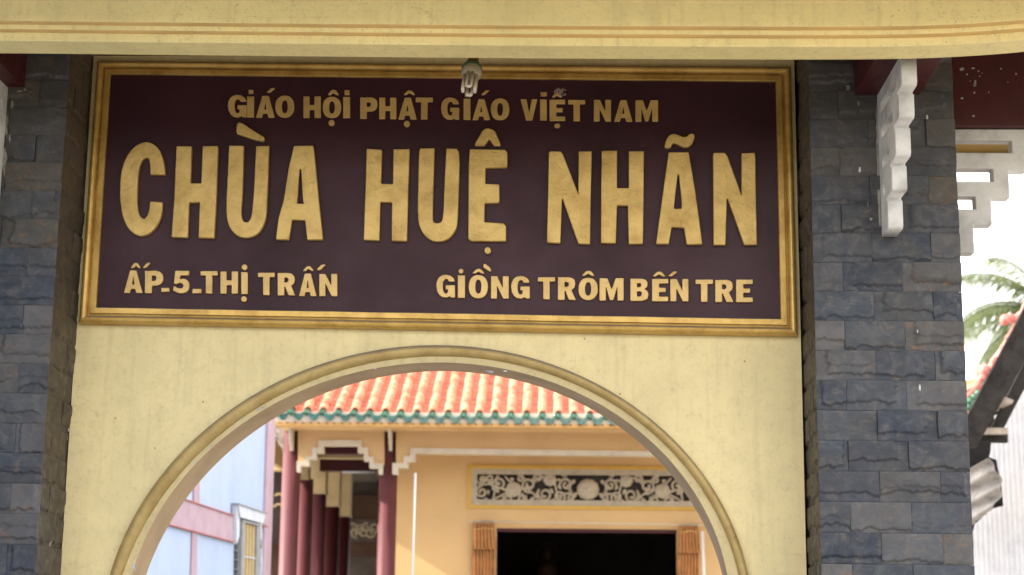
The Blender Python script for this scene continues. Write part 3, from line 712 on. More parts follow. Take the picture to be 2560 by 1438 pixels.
# mud nest stuck on the board over a letter
nm = MB()
for k in range(26):
    c_ = U(1401+random.uniform(-15, 15), 231+random.uniform(-9, 9), YP-.006)
    r_ = random.uniform(.004, .010)
    nm.lathe([(r_*math.sin(math.pi*j/6)+.0002, -r_*.8*math.cos(math.pi*j/6)) for j in range(7)], c_, (random.uniform(-.5, .5), -1, random.uniform(-.5, .5)), 8)
mn = put('mud_nest', nm, M['mud']); mn['label'] = 'small grey mud nest stuck on the signboard above a letter'; mn['category'] = 'nest'

# ------------------------------------------------------------------ energy saving lamp under the eave
Yl = -.86
bc = U(1180, 172, Yl)
ax = Vector((-.06, -.50, -.86)).normalized()
lamp = thing('hanging_lamp', 'unlit compact fluorescent lamp hanging under the eave before the signboard', 'lamp', tuple(bc))
put('socket', MB().lathe([(.012, -.16), (.014, -.10), (.026, -.095), (.030, -.05), (.036, -.035), (.036, -.02)], bc, ax, 20), M['socket'], lamp)
put('ring', MB().lathe([(.036, -.02), (.050, -.006), (.053, .006), (.050, .012)], bc, ax, 28), M['lampgreen'], lamp)
put('base', MB().lathe([(.048, .012), (.052, .020), (.051, .040), (.046, .056), (.036, .062), (.0, .063)], bc, ax, 28), M['lampplastic'], lamp)
put('hanger', MB().tube([bc-ax*.15, bc-ax*.15+Vector((0, .05, .1)), bc-ax*.15+Vector((0, .06, .42))], .008, 8), M['socket'], lamp)
uu = Vector((1, 0, 0)); uu = (uu-ax*uu.dot(ax)).normalized(); vv = ax.cross(uu)
for k in range(4):
    an = k*math.pi/2
    rad = uu*math.cos(an)+vv*math.sin(an); tan = -uu*math.sin(an)+vv*math.cos(an)
    c0 = bc+rad*.030; h = .0115; L_ = .168
    pth = [c0+tan*h+ax*.055, c0+tan*h+ax*(L_-.012)]+[c0+tan*h*math.cos(t)+ax*(L_-.012+h*math.sin(t)) for t in (R(30), R(60), R(90), R(120), R(150))]+[c0-tan*h+ax*(L_-.012), c0-tan*h+ax*.055]
    put('glass_tube', MB().tube(pth, .0088, 10), M['tube'], lamp)

# ------------------------------------------------------------------ temple hall behind
YEV, YC, YV, YW = 15., 16., 15.84, 16.9
hall = thing('temple_hall', 'peach temple hall with maroon columns and a red tiled roof behind the arch', 'building', (1, 17, 0))
def bpx(x0, x1, y0, y1, Y, dep, name=None, mt=None, parent=None, **kw):
    a = U(x0, y0, Y); b = U(x1, y1, Y)
    mm = MB().box(min(a.x, b.x), max(a.x, b.x), Y, Y+dep, min(a.z, b.z), max(a.z, b.z))
    return put(name, mm, M[mt], parent or hall, **kw) if name else mm
zof = lambda x, y, Y: U(x, y, Y).z
xof = lambda x, Y, y=1200: U(x, y, Y).x
# front wall with door and vent openings
wl = MB()
XA, XZ_ = xof(986, YW), 6.6
d0, d1, dt = xof(1240, YW, 1400), xof(1693, YW, 1400), zof(1450, 1322, YW)
v0, v1, vt, vb = xof(1186, YW, 1222), xof(1754, YW, 1222), zof(1470, 1181, YW), zof(1470, 1262, YW)
ztop = zof(1400, 1040, YW)+.6
wl.box(XA, v0, YW, YW+.2, 0, ztop); wl.box(v1, XZ_, YW, YW+.2, 0, ztop)
wl.box(v0, v1, YW, YW+.2, vt, ztop); wl.box(v0, v1, YW, YW+.2, dt, vb)
wl.box(v0, d0, YW, YW+.2, 0, dt); wl.box(d1, v1, YW, YW+.2, 0, dt)
put('wall', wl, M['orange'], hall)
put('lintel', MB().box(d0, d1, YW+.05, YW+.19, dt-.05, dt-.001), M['hallmaroondark'], hall)
# rooms behind
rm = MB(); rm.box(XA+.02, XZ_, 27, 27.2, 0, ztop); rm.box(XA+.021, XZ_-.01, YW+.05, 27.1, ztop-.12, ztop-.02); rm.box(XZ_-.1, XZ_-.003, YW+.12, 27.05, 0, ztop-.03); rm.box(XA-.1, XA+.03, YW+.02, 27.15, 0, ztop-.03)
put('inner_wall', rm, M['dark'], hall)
# vent: yellow and cream frames, dark hollow, scrollwork
vent = put('vent', MB().box(v0+.001, v1-.001, YW+.16, YW+.19, vb+.001, vt-.001), M['dark'], hall)
def ring_frame(x0, x1, y0, y1, t, Y, dep):
    a = U(x0, y0, Y); b = U(x1, y1, Y); mm = MB()
    xl, xr, zt_, zb__ = a.x, b.x, a.z, b.z
    mm.box(xl, xr, Y, Y+dep, zt_-t, zt_); mm.box(xl, xr, Y, Y+dep, zb__, zb__+t)
    mm.box(xl, xl+t, Y, Y+dep, zb__+t, zt_-t); mm.box(xr-t, xr, Y, Y+dep, zb__+t, zt_-t); return mm
put('vent_frame', ring_frame(1171, 1769, 1163, 1276, .048, YW-.035, .033), M['vyellow'], vent)
put('vent_frame', ring_frame(1179, 1761, 1171, 1268, .085, YW-.022, .05), M['vcream'], vent)
def PX(x, y): return U(x, y, YW+.01)
def ribbon(pts, r=.021):
    return MB().tube([PX(x, y) for x, y in pts], r, 6)
def spiral(cx, cy, r, a0, turns, sg=1, n=26):
    return [(cx+(r*(1-.78*k/n))*math.cos(a0+sg*turns*2*math.pi*k/n), cy+(r*(1-.78*k/n))*math.sin(a0+sg*turns*2*math.pi*k/n)) for k in range(n+1)]
def wave(x0, y0, x1, y1, am, n=12, ph=0): return [(x0+(x1-x0)*k/n, y0+(y1-y0)*k/n+am*math.sin(math.pi*2*k/n+ph)) for k in range(n+1)]
CX = 1470
def both(fn):
    for mir in (0, 1):
        p = fn
        q = [(2*CX-x, y+(2*CX-2*x)*.0 + .012*((2*CX-x)-x)) if mir else (x, y) for x, y in p]
        yield q
motifs = []
for s_ in [spiral(1248, 1211, 19, 1.6, 1.5), spiral(1322, 1213, 19, 1.2, 1.5), spiral(1362, 1236, 19, -2.4, 1.5, -1), spiral(1204, 1230, 15, -1.5, 1.4, -1), spiral(1415, 1212, 17, 2.4, 1.4, 1)]: motifs.append(s_)
for s_ in [wave(1190, 1248, 1300, 1238, 9), wave(1262, 1190, 1345, 1248, 7), wave(1340, 1250, 1440, 1240, 9), wave(1300, 1192, 1390, 1200, 6), wave(1230, 1258, 1245, 1187, 5), wave(1385, 1186, 1395, 1258, 6), wave(1190, 1200, 1240, 1222, 5)]: motifs.append(s_)
for s_ in [spiral(1226, 1196, 11, .5, 1.3), spiral(1268, 1246, 13, 3., 1.3, -1), spiral(1305, 1247, 12, 0, 1.3), spiral(1345, 1195, 12, 2., 1.3), spiral(1398, 1242, 15, 1., 1.3, -1), spiral(1425, 1245, 11, 4, 1.2), spiral(1300, 1196, 10, 4, 1.2)]: motifs.append(s_)
for s_ in motifs:
    for q in both(s_): put('scroll', ribbon(q, .019 if len(q) > 20 else .016), M['vcream'], vent)
def flower(cx, cy, rr, n):
    mm = MB()
    for k in range(n):
        a = 2*math.pi*k/n
        c_ = PX(cx+rr*.58*math.cos(a), cy+rr*.55*math.sin(a))
        mm.lathe([(.001+rr*.0026*math.sin(math.pi*j/6), -.03*math.cos(math.pi*j/6)) for j in range(7)], c_, (math.cos(a)*.3, -1, -math.sin(a)*.3), 8)
    c_ = PX(cx, cy); mm.lathe([(.001+rr*.0030*math.sin(math.pi*j/6), -.045*math.cos(math.pi*j/6)) for j in range(7)], c_, (0, -1, 0), 10)
    return mm
def leaf(x, y, l, w_, a):
    pts = [(0, 0), (.25, .5), (.55, .42), (.8, .22), (1, 0), (.78, -.2), (.5, -.46), (.22, -.5)]
    q = []
    for u_, v_ in pts:
        dx, dy_ = u_*l, v_*w_; q.append((x+dx*math.cos(a)-dy_*math.sin(a), y+dx*math.sin(a)+dy_*math.cos(a)))
    return q
rl = random.Random(5)
for k in range(46):
    x = 1192+rl.random()*250; y = rl.choice((1192, 1200, 1210, 1222, 1234, 1244, 1252))+rl.uniform(-3, 3)
    q = leaf(x, y, rl.uniform(10, 18), rl.uniform(6, 10), rl.uniform(0, 6.28))
    if min(p[1] for p in q) < 1184 or max(p[1] for p in q) > 1260: continue
    for m_ in both(q): put('leaf', MB().prism([U(px_, py_, YW+.002) for px_, py_ in m_], (0, .03, 0)), M['vcream'], vent)
put('flower', flower(1470, 1224, 29, 11), M['vcream'], vent)
for cx, cy, rr in ((1284, 1224, 21), (1375, 1200, 17), (1208, 1198, 10), (1656, 1228, 21), (1565, 1203, 17)):
    put('flower', flower(cx, cy, rr, 8), M['vcream'], vent)

# columns
cols = []
def column(px, py, Y, r, name='column', zt=None, mt='hallmaroon', lab=None):
    c_ = U(px, py, Y)
    zt = zt or zof(px, 1062, Y)
    return put(name, MB().lathe([(r*1.15, 0), (r*1.15, .3), (r, .32), (r*.99, zt)], (c_.x, Y, 0), k=28), M[mt], hall, label=lab)
zcap = zof(850, 1067, YEV)
column(724, 1300, YC, .135, zt=zcap+.6); column(968, 1300, YC, .135, zt=zcap+.6)
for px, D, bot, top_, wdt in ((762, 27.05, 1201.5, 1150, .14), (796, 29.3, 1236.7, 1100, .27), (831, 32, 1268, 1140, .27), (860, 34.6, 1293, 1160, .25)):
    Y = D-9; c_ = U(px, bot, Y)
    column(px, bot, Y, .14, zt=c_.z+.02, mt='hallmaroon' if D < 31 else 'hallmaroondark')  # deeper columns take the darker maroon: porch shade put into the colour
    mm = MB().box(c_.x-wdt/1.9, c_.x+wdt/1.9, Y-.14, Y+.14, c_.z, zcap+.75)
    mm.box(c_.x-wdt/1.9-.015, c_.x+wdt/1.9+.015, Y-.155, Y+.155, c_.z, c_.z+.03)
    put('capital', mm, M['cream'], hall, bevel=.006)
zc_ = zof(796, 1236.7, 20.3)
cx_ = xof(745, 17., 1250)
put('side_valance', MB().box(-4.35, -4.27, 16.25, 19.9, zc_+.12, zcap+.6), M['cream'], hall)
# beams in the porch
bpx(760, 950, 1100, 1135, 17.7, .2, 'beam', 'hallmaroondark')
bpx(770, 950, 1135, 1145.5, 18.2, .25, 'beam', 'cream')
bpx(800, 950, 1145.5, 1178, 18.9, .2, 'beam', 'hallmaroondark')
ft = put('tube_light', MB().tube([U(856, 1180, 18.6), U(936, 1180, 18.6)], .019, 8), M['winwhite'], hall)
# porch ceiling, far wall with a panel and lattice
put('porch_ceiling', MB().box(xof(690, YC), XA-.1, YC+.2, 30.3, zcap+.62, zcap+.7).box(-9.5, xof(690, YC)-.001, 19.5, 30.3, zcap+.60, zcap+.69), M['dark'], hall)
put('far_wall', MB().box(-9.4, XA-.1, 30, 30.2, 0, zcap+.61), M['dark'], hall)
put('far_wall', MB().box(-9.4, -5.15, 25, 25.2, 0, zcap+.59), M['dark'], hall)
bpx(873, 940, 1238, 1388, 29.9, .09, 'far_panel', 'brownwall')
lt = bpx(875, 939, 1298, 1354, 29.86, .03, 'lattice', 'dark')
for k in range(7):
    q = spiral(880+k*9, 1326+(6 if k % 2 else -6), 13, k*1.3, 1.2, 1 if k % 2 else -1, 14)
    put('scroll', MB().tube([U(x, y, 29.85) for x, y in q], .018, 5), M['vcream'], lt)
bpx(640, 700, 1360, 1500, 24.8, .1, 'far_panel', 'brownwall')
bpx(640, 712, 1140, 1175, 17.4, .3, 'beam', 'cream')
for k, (y_, r_) in enumerate(((1245, 10), (1275, 14))):
    put('scroll', MB().tube([U(697+r_*math.cos(t*.4), y_+r_*math.sin(t*.4), 20) for t in range(9, 15)], .02, 5), M['cream'], hall)
# side wall dark behind left strip
# valance panels (stepped arch) with trim
s7 = lambda x, y: (670+x/6.39, 980+y/6.39)
sc_ = 6.39
left_steps = [(475, 1110), (590, 1110), (590, 1030), (700, 1030), (700, 885), (805, 885), (805, 768), (1500, 768), (1500, 885), (1600, 885), (1600, 1035), (1690, 1035), (1690, 1140), (1850, 1140)]
left_in = [(520, 1280), (520, 1185), (660, 1185), (660, 1080), (770, 1080), (770, 975), (885, 975), (885, 855), (1435, 855), (1435, 970), (1530, 970), (1530, 1100), (1620, 1100), (1620, 1215), (1765, 1215), (1765, 1315)]
trim_out = [(455, 1280), (455, 1105)]+left_steps[1:-1]+[(1835, 1140), (1835, 1315)]
def vprism(pts, Y, dep): return MB().prism([U(*s7(x, y), Y) for x, y in pts], (0, dep, 0))
val = [(478, 480)]+[(478, 1150)]+[(600, 1150), (600, 1045), (715, 1045), (715, 925), (820, 925), (820, 800), (1480, 800), (1480, 925), (1580, 925), (1580, 1060), (1670, 1060), (1670, 1170), (1858, 1170), (1858, 480)]
put('valance', vprism(val, YV, .12), M['valance'], hall)
put('valance_trim', vprism(trim_out+left_in[::-1], YV-.03, .17), M['trim'], hall)
rt_out = [(1985, 1315), (1985, 1135), (2165, 1135), (2165, 1020), (2270, 1020), (2270, 892), (6500, 952)]
rt_in = [(6500, 1030), (2350, 978), (2350, 1115), (2235, 1115), (2235, 1215), (2078, 1215), (2078, 1320)]
put('valance_trim', vprism(rt_out+rt_in, YV-.03, .17), M['trim'], hall)
put('valance', vprism([(2045, 480), (2045, 1170), (2200, 1170), (2200, 1060), (2300, 1060), (2300, 930), (6500, 985), (6500, 520)], YV, .12), M['valance'], hall)
# thin stepped brackets on the columns (seen edge on) and the carved one at the left end
for px in (730.5, 977):
    c_ = U(px, 1128, YC-.14)
    z0 = c_.z; z1 = zcap+.3
    outl = [(0, z1), (.32, z1), (.32, z0+.24), (.24, z0+.24), (.24, z0+.16), (.17, z0+.16), (.17, z0+.08), (.09, z0+.08), (.09, z0), (0, z0)]
    me = curve_mesh([outl], .045, .006); me.transform(Matrix.Rotation(-math.pi/2, 4, 'Z'))
    put('bracket', me, M['trim'], hall, loc=(c_.x, YC-.13, 0))
br = [(683, 1068), (712, 1068), (712, 1128), (706, 1128), (702, 1115), (697, 1112), (694, 1102), (686, 1098), (683, 1085)]
put('bracket', MB().prism([U(x, y, YC-.05) for x, y in br], (0, .08, 0)), mat('grey_carved_plaster', (.36, .32, .26), .85, .45, 26, bs=.8), hall)
# roof: fascia, soffit, cover tiles, pan tiles, glazed ends
X0r, X1r = xof(688, YEV, 1050), 5.45
slope = R(27)
zE = lambda x: float(np.interp(x, [xof(729, YEV, 1030), xof(1043, YEV, 1038), xof(1472, YEV, 1043)], [zof(729, 1030, YEV), zof(1043, 1038.2, YEV), zof(1472, 1042.5, YEV)]))
z_e = (zof(729, 1030, YEV)+zof(1043, 1038, YEV)+zof(1472, 1042.5, YEV))/3
fz0, fz1 = zof(1000, 1067, YEV), zof(1000, 1057.5, YEV)
put('fascia', MB().box(X0r-.03, X1r, YEV-.02, YEV+.12, fz0, fz1), M['fasc'], hall)
put('soffit', MB().box(X0r, X1r, YEV+.12, YW-.01, fz1-.02, fz1+.02), M['valance'], hall)
put('eave_plaster', MB().box(X0r, X1r, YEV+.0, YEV+.1, fz1+.001, z_e+.03), M['trim'], hall)
rd = MB()
pitch = xof(1000+39.25, YEV, 1038)-xof(1000, YEV, 1038)
xcap0 = xof(923.5, YEV, 1036)
ks = range(int((X0r-xcap0)/pitch), int((X1r-xcap0)/pitch)+1)
dy, dz = math.cos(slope), math.sin(slope)
EXP = .18
def cover_mesh():
    mm = MB(); k = 8; vs = []
    for s_, r_ in ((0, .058), (.0, .063), (EXP+.02, .0595)):
        y_, z_ = s_*dy, s_*dz
        for j in range(k+1):
            a = math.pi*j/k; vs.append((r_*1.1*math.cos(a), y_, z_+r_*1.35*math.sin(a)))
    mm.add(vs, [(j, j+1, k+2+j, k+1+j) for j in range(k)]+[(k+1+j, k+2+j, 2*k+3+j, 2*k+2+j) for j in range(k)], True); return mm.mesh('cover_tile')
def pan_mesh():
    mm = MB(); k = 6; vs = []; W_ = pitch/2-.035
    for s_, dzz in ((0, -.006), (0, .007), (EXP+.02, -.004)):
        for j in range(k+1):
            t = -1+2*j/k; vs.append((t*(W_+.02), s_*dy, s_*dz+dzz-.030*(1-t*t)))
    mm.add(vs, [(j, j+1, k+2+j, k+1+j) for j in range(k)]+[(k+1+j, k+2+j, 2*k+3+j, 2*k+2+j) for j in range(k)], True); return mm.mesh('pan_tile')
for k_ in ('tile', 'tilepan'):
    _n = M[k_].node_tree; _b = _n.nodes['Principled BSDF']; _l = _b.inputs['Base Color'].links[0].from_socket
    _oi = _n.nodes.new('ShaderNodeObjectInfo')
    _c = mixc(_n, 1., _l, ramp(_n, _oi.outputs['Random'], [(0., (.72, .55, .5)), (.5, (1., .92, .9)), (1., (1., 1., 1.))]), 'MULTIPLY')
    _n.links.new(_c, _b.inputs['Base Color'])
cme, pme = cover_mesh(), pan_mesh()
cme.materials.append(M['tile']); pme.materials.append(M['tilepan'])
NR = 16
roof = put('roof', MB().add([(X0r-.02, YEV+.03, z_e-.045), (X1r, YEV+.03, z_e-.045), (X1r, YEV+.03+9*dy, z_e-.045+9*dz), (X0r-.02, YEV+.03+9*dy, z_e-.045+9*dz)], [(0, 1, 2, 3)]), M['tilepan'], hall)
rest_c, rest_p = MB(), MB()
vis0, vis1 = xof(690, YEV, 1050), xof(1575, YEV, 1050)
for k in ks:
    xk = xcap0+k*pitch
    zk = zE(min(max(xk, vis0), vis1+.6))
    for r_ in range(48):
        s_ = r_*EXP+.05
        px_ok = vis0-.1 < xk < vis1+.2 and r_ < 11
        # only rows that show through the arch become single tiles
        if px_ok:
            put('cover_tile', cme, None, roof, loc=(xk+random.uniform(-.004, .004), YEV+s_*dy, zk-.01+s_*dz+random.uniform(-.004, .004)), rot=(random.uniform(-.02, .02), random.uniform(-.05, .05), random.uniform(-.02, .02)))
            put('pan_tile', pme, None, roof, loc=(xk+pitch/2, YEV+s_*dy, zk-.01+s_*dz+random.uniform(-.003, .003)))
        elif r_ < 24 or xk > 4.5:
            for mm_, me_, xo in ((rest_c, cme, 0), (rest_p, pme, pitch/2)):
                mm_.add([(v.co.x+xk+xo, v.co.y+YEV+s_*dy, v.co.z+zk-.01+s_*dz) for v in me_.vertices], [tuple(p.vertices) for p in me_.polygons], True)
    # glazed ends
    if vis0-.1 < xk < vis1+.3 or True:
        e_ = put('cap_tile', MB().lathe([(.0, -.02), (.03, -.022), (.034, -.014), (.042, -.014), (.046, -.02), (.052, -.016), (.054, .0), (.054, .05)], (0, 0, 0), (0, 1, 0), 16) if k == ks[0] else capme, M['green'], roof, loc=(xk, YEV-.01, zk+.005))
        if k == ks[0]: capme = e_.data
        if k == ks[0]:
            pr = [(-.078, .0), (-.06, .012), (-.03, -.012), (0, -.02), (.03, -.012), (.06, .012), (.078, .0), (.070, -.045), (.045, -.085), (.018, -.105), (0, -.112), (-.018, -.105), (-.045, -.085), (-.070, -.045)]
            dme = curve_mesh([pr], .03, .006); dme.materials.append(M['teal'])
        put('drip_tile', dme, None, roof, loc=(xk+pitch/2, YEV-.04, zk-.012))
    rd.lathe([(.012, 0), (.012, .012)], (xk+pitch*.3, YEV-.03, fz1-.012), (0, 1, 0), 8); rd.lathe([(.012, 0), (.012, .012)], (xk+pitch*.8, YEV-.03, fz1-.012), (0, 1, 0), 8)
put('cover_tiles_beyond', rest_c, M['tile'], roof, kind='stuff'); put('pan_tiles_beyond', rest_p, M['tilepan'], roof, kind='stuff')
put('fascia_hole', rd, M['dark'], hall, kind='stuff')
# right end of the roof: upturned hip with pink cloud knobs, cream verge, green end tiles
hip = put('hip_ridge', MB().tube([U(x, y, 15.6) for x, y in ((2400, 1010), (2440, 968), (2480, 915), (2515, 862), (2550, 800), (2590, 700))], [.06, .06, .055, .05, .05, .04], 8), M['pinkorn'], hall)
for x, y, r_ in ((2462, 926, 15), (2474, 938, 10), (2487, 902, 11), (2500, 888, 8), (2521, 846, 9), (2513, 800, 14), (2524, 796, 12), (2540, 798, 12), (2455, 944, 9), (2506, 868, 6), (2552, 790, 12)):
    c_ = U(x, y, 15.5); rr = r_/4250*24.5
    q = MB().lathe([(rr*math.sin(math.pi*j/8)+.0005, -rr*math.cos(math.pi*j/8)) for j in range(9)], c_, (.3, -1, .2), 14)
    q.tube([c_+Vector((rr*.75*math.cos(t*.6), -rr*.8, rr*.75*math.sin(t*.6)))*(1-.05*t) + c_*0+c_*(.05*t) if False else c_+Vector((rr*(.8-.06*t)*math.cos(t*.6), -rr*.75, rr*(.8-.06*t)*math.sin(t*.6))) for t in range(11)], rr*.2, 6)
    put('cloud_knob', q, M['pinkorn'], hip)
put('verge', MB().prism([U(x, y, 15.55) for x, y in ((2395, 972), (2440, 952), (2461, 938), (2464, 958), (2440, 966), (2395, 986))], (0, .15, 0)), M['trim'], hall)
put('hip_panel', MB().prism([U(x, y, 15.6) for x, y in ((2395, 985), (2440, 966), (2470, 955), (2450, 990), (2425, 1010), (2395, 1020))], (0, .15, 0)), M['fasc'], hall)
for x, y in ((2422, 1003), (2436, 992), (2420, 1018), (2432, 1010), (2445, 984)):
    c_ = U(x, y, 15.5); put('cap_tile', MB().lathe([(.0, -.05), (.04, -.045), (.055, -.02), (.055, .05)], c_, (.2, 1, .1), 12), M['green'], hall)

# curtains on a rod, poles, statue
def curtain(x0, x1, yt, ytie, label):
    root = thing('curtain', label, 'curtain', tuple(U((x0+x1)/2, yt, YW-.1)), 'curtains tied back at the hall doorway')
    Y = YW-.1
    def sheet(xa, xb, ya, yb, amp, n, xa2=None, xb2=None, Y=Y):
        mm = MB(); vs = []; NX = 60; NZ = 12
        for j in range(NZ+1):
            t = j/NZ; l = xa+((xa2 or xa)-xa)*t; r_ = xb+((xb2 or xb)-xb)*t
            for i in range(NX+1):
                u_ = i/NX; p = U(l+(r_-l)*u_, ya+(yb-ya)*t, Y)
                vs.append((p.x, Y+amp*math.sin(u_*n*2*math.pi+.6*math.sin(t*3))+.006*noise.noise(Vector((u_*9, t*3, n))), p.z))
        mm.add(vs, [(j*(NX+1)+i, j*(NX+1)+i+1, (j+1)*(NX+1)+i+1, (j+1)*(NX+1)+i) for j in range(NZ) for i in range(NX)], True); return mm
    a = put('cloth', sheet(x0, x1, ytie-4, 1800, .03, 7, x0-4, x1-3), M['curtain'], root)
    b = put('pelmet', sheet(x0+3, x1-3, yt, ytie, .032, 6.5, x0+2, x1+2, Y-.04), M['curtain'], root)
    for o_ in (a, b):
        so_ = o_.modifiers.new('s', 'SOLIDIFY'); so_.thickness = .004
    put('tieband', MB().tube([U(x0+4+(x1-x0-8)*k/8, yt+14+1.5*math.sin(k), Y-.078) for k in range(9)], .010, 6), mat('gold_braid_'+str(int(x0)), (.62, .38, .12), .6), root)
    for k in range(6):
        c_ = U(x0+6+(x1-x0-12)*k/5, yt-3, Y-.02)
        put('curtain_ring', MB().tube([c_+Vector((.001, .022*math.cos(t), .022*math.sin(t))) for t in [2*math.pi*q/10 for q in range(10)]], .005, 5, closed=True), M['grey'], root)
curtain(1180, 1238, 1308, 1374, 'orange curtain gathered at the left side of the dark hall doorway')
curtain(1694, 1748, 1315, 1383, 'orange curtain gathered at the right side of the dark hall doorway')
cr = put('curtain_rod', MB().tube([U(1176, 1303, YW-.12), U(1755, 1313, YW-.12)], .011, 8), M['trim']); cr['label'] = 'thin cream curtain rod above the dark hall doorway'; cr['category'] = 'curtain rod'
def pole(px, py, px2, py2, Y, r_, label):
    a = U(px, py, Y); b = U(px2, py2, Y); d = (b-a)/abs(b.z-a.z); bb = a+d*a.z
    o_ = put('pole', MB().tube([a, a+(bb-a)*.33, bb], [r_, r_, r_*.7], 10), M['pole']); o_['label'] = label; o_['category'] = 'pole'
pole(1038.5, 1183, 1031, 1438, 11, .0125, 'thin white pole in front of the peach wall beside the second column')
pole(1756, 1328, 1760, 1438, 16.3, .022, 'short white pole at the right curtain of the hall doorway')
# statue in the dark room
sc0 = U(1368, 1480, 23.5)
st = thing('seated_statue', 'dim seated statue with a round halo in the dark hall', 'statue', (sc0.x, 23.5, 0))
zs = zof(1368, 1438, 23.5)
put('pedestal', MB().box(sc0.x-.8, sc0.x+.8, 23.2, 24.2, 0, zs-.35), M['brownwall'], st)
put('body', MB().lathe([(.30, 0), (.36, .08), (.30, .18), (.17, .28), (.20, .45), (.17, .56), (.06, .62), (.05, .66)], (sc0.x, 23.6, zs-.35), k=20), M['statue'], st)
put('head', MB().lathe([(.001, -.02), (.06, .01), (.085, .09), (.08, .15), (.04, .2), (.03, .23), (.001, .25)], (sc0.x, 23.6, zs+.3), k=16), M['statue'], st)
put('halo', MB().tube([Vector((sc0.x+.2*math.cos(t), 23.75, zs+.42+.2*math.sin(t))) for t in [2*math.pi*q/24 for q in range(24)]], .012, 6, closed=True), M['statue'], st)

# ------------------------------------------------------------------ pale blue building on the left
XB = U(669, 1250, 13.).x
bb = thing('blue_building', 'pale blue building with mauve bands at the left inside the arch', 'building', (XB-3, 6, 0))
yfar = UX(683, 1100, XB).y
put('wall', MB().box(XB-7, XB, -4.5, yfar, 0, 11.5), M['blue'], bb)  # unseen height and forward run are shaped to shade the gate and shed
def bside(pts, t, mt, name): return put(name, MB().prism([UX(x, y, XB+.001) for x, y in pts], (t, 0, 0)), M[mt], bb)
def lin(p, q, x): return p[1]+(q[1]-p[1])*(x-p[0])/(q[0]-p[0])
L1_ = ((462, 1252), (580, 1291)); L2_ = ((426, 1313), (576, 1353))
xa_, xb_ = 180, 581
bside([(xa_, lin(*L1_, xa_)), (xb_, lin(*L1_, xb_)), (xb_, lin(*L2_, xb_)), (xa_, lin(*L2_, xa_))], .02, 'pink', 'band')
bside([(xa_, lin(*L1_, xa_)-3), (xb_, lin(*L1_, xb_)-3), (xb_, lin(*L1_, xb_)), (xa_, lin(*L1_, xa_))], .035, 'redline', 'band_edge')
bside([(xa_, lin(*L2_, xa_)), (xb_, lin(*L2_, xb_)), (xb_, lin(*L2_, xb_)+3), (xa_, lin(*L2_, xa_)+3)], .035, 'redline', 'band_edge')
bside([(651, lin(*L1_, 651)-3), (664, lin(*L1_, 664)-3), (664, lin(*L1_, 664)), (651, lin(*L1_, 651))], .037, 'redline', 'band_edge')
bside([(484, 1100), (497, 1100), (495, lin(*L1_, 495)-3), (481, lin(*L1_, 481)-3)], .018, 'pink', 'pilaster')
bside([(477, lin(*L2_, 477)+3), (490, lin(*L2_, 490)+3), (487, 1480), (473, 1480)], .018, 'pink', 'pilaster')
bside([(667, 980), (684, 980), (677, 1250), (669, 1480), (650, 1480), (658, 1250)], .03, 'pink', 'pilaster')
# window with hood, posts, open shutter of yellow slats
wn = bside([(586, 1296), (646, 1312), (643, 1500), (583, 1500)], .01, 'glassdark', 'window')
def wpart(pts, t, mt, name, o0=.011): return put(name, MB().prism([UX(x, y, XB+o0) for x, y in pts], (t, 0, 0)), M[mt], wn)
wpart([(581, 1260), (650, 1284), (646, 1309), (586, 1293)], .07, 'winwhite', 'hood')
wpart([(579, 1258), (652, 1282.5), (652, 1285), (579, 1260.5)], .09, 'grey', 'hood_edge')
wpart([(580, 1262), (589, 1295), (588, 1340), (581, 1360)], .05, 'winwhite', 'hood_cheek')
wpart([(595, 1302), (603, 1304), (599, 1500), (591, 1500)], .05, 'grey', 'frame')
wpart([(633, 1312), (641, 1314), (637, 1500), (628, 1500)], .05, 'grey', 'frame')
wpart([(595, 1299), (641, 1311), (641, 1316), (595, 1304)], .055, 'grey', 'frame')
for k in range(4):
    x = 604+k*7.4
    wpart([(x, 1308+k*1.8), (x+5, 1309+k*1.8), (x+1.5, 1500), (x-3.5, 1500)], .03, 'shutter', 'slat')
for y in (1393, 1448):
    wpart([(602, y-3), (630, y+2), (630, y+5), (602, y)], .042, 'winwhite', 'rail')
for y in (1330, 1352, 1375, 1398, 1422):
    wpart([(584, y), (593, y+2), (593, y+3.5), (584, y+1.5)], .02, 'grey', 'bar')
wpart([(644, 1345), (648, 1347), (652, 1368), (648, 1372), (645, 1362)], .03, 'grey', 'stay')
bside([(648, 1300), (651, 1300), (653, 1440), (650, 1440)], .02, 'winwhite', 'drain_pipe')
# a cornice above, out of the picture, and its parapet
put('cornice', MB().box(XB-7.1, XB+.12, -4.6, yfar+.01, 11.5, 11.65), M['pink'], bb)

# ------------------------------------------------------------------ tin shed on the right
YS = 10.8
shed = thing('tin_shed', 'old wooden shed with white corrugated sheets right of the slate pillar', 'shed', (7, 13, 0))
def sp(pts, Y, dep, name, mt, off=None): return put(name, MB().prism([U(x, y, Y) for x, y in pts], off or (0, dep, 0)), M[mt], shed)
sp([(2418, 1046), (2470, 947), (2560, 777), (2700, 512), (2740, 560), (2600, 840), (2532, 955), (2470, 1068), (2440, 1120), (2405, 1120)], YS, .06, 'barge_board', 'wood')
sp([(2413, 1052), (2560, 773), (2700, 508), (2704, 512), (2562, 775.5), (2415, 1054)], YS-.02, .12, 'roof_sheet', 'wood')
sp([(2450, 1075), (2540, 920), (2700, 640), (2900, 700), (2900, 1500), (2405, 1500), (2405, 1100)], 13.3, .05, 'inner_wall', 'shedin')  # near-black sheet stands in for the shade inside the shed
sp([(2470, 979), (2488, 983), (2535, 1001), (2530, 1009), (2474, 1011), (2471, 1000)], YS+.1, .7, 'purlin', 'wood2')
sp([(2550, 820), (2572, 830), (2566, 862), (2556, 855)], YS+.1, .7, 'purlin', 'wood2')
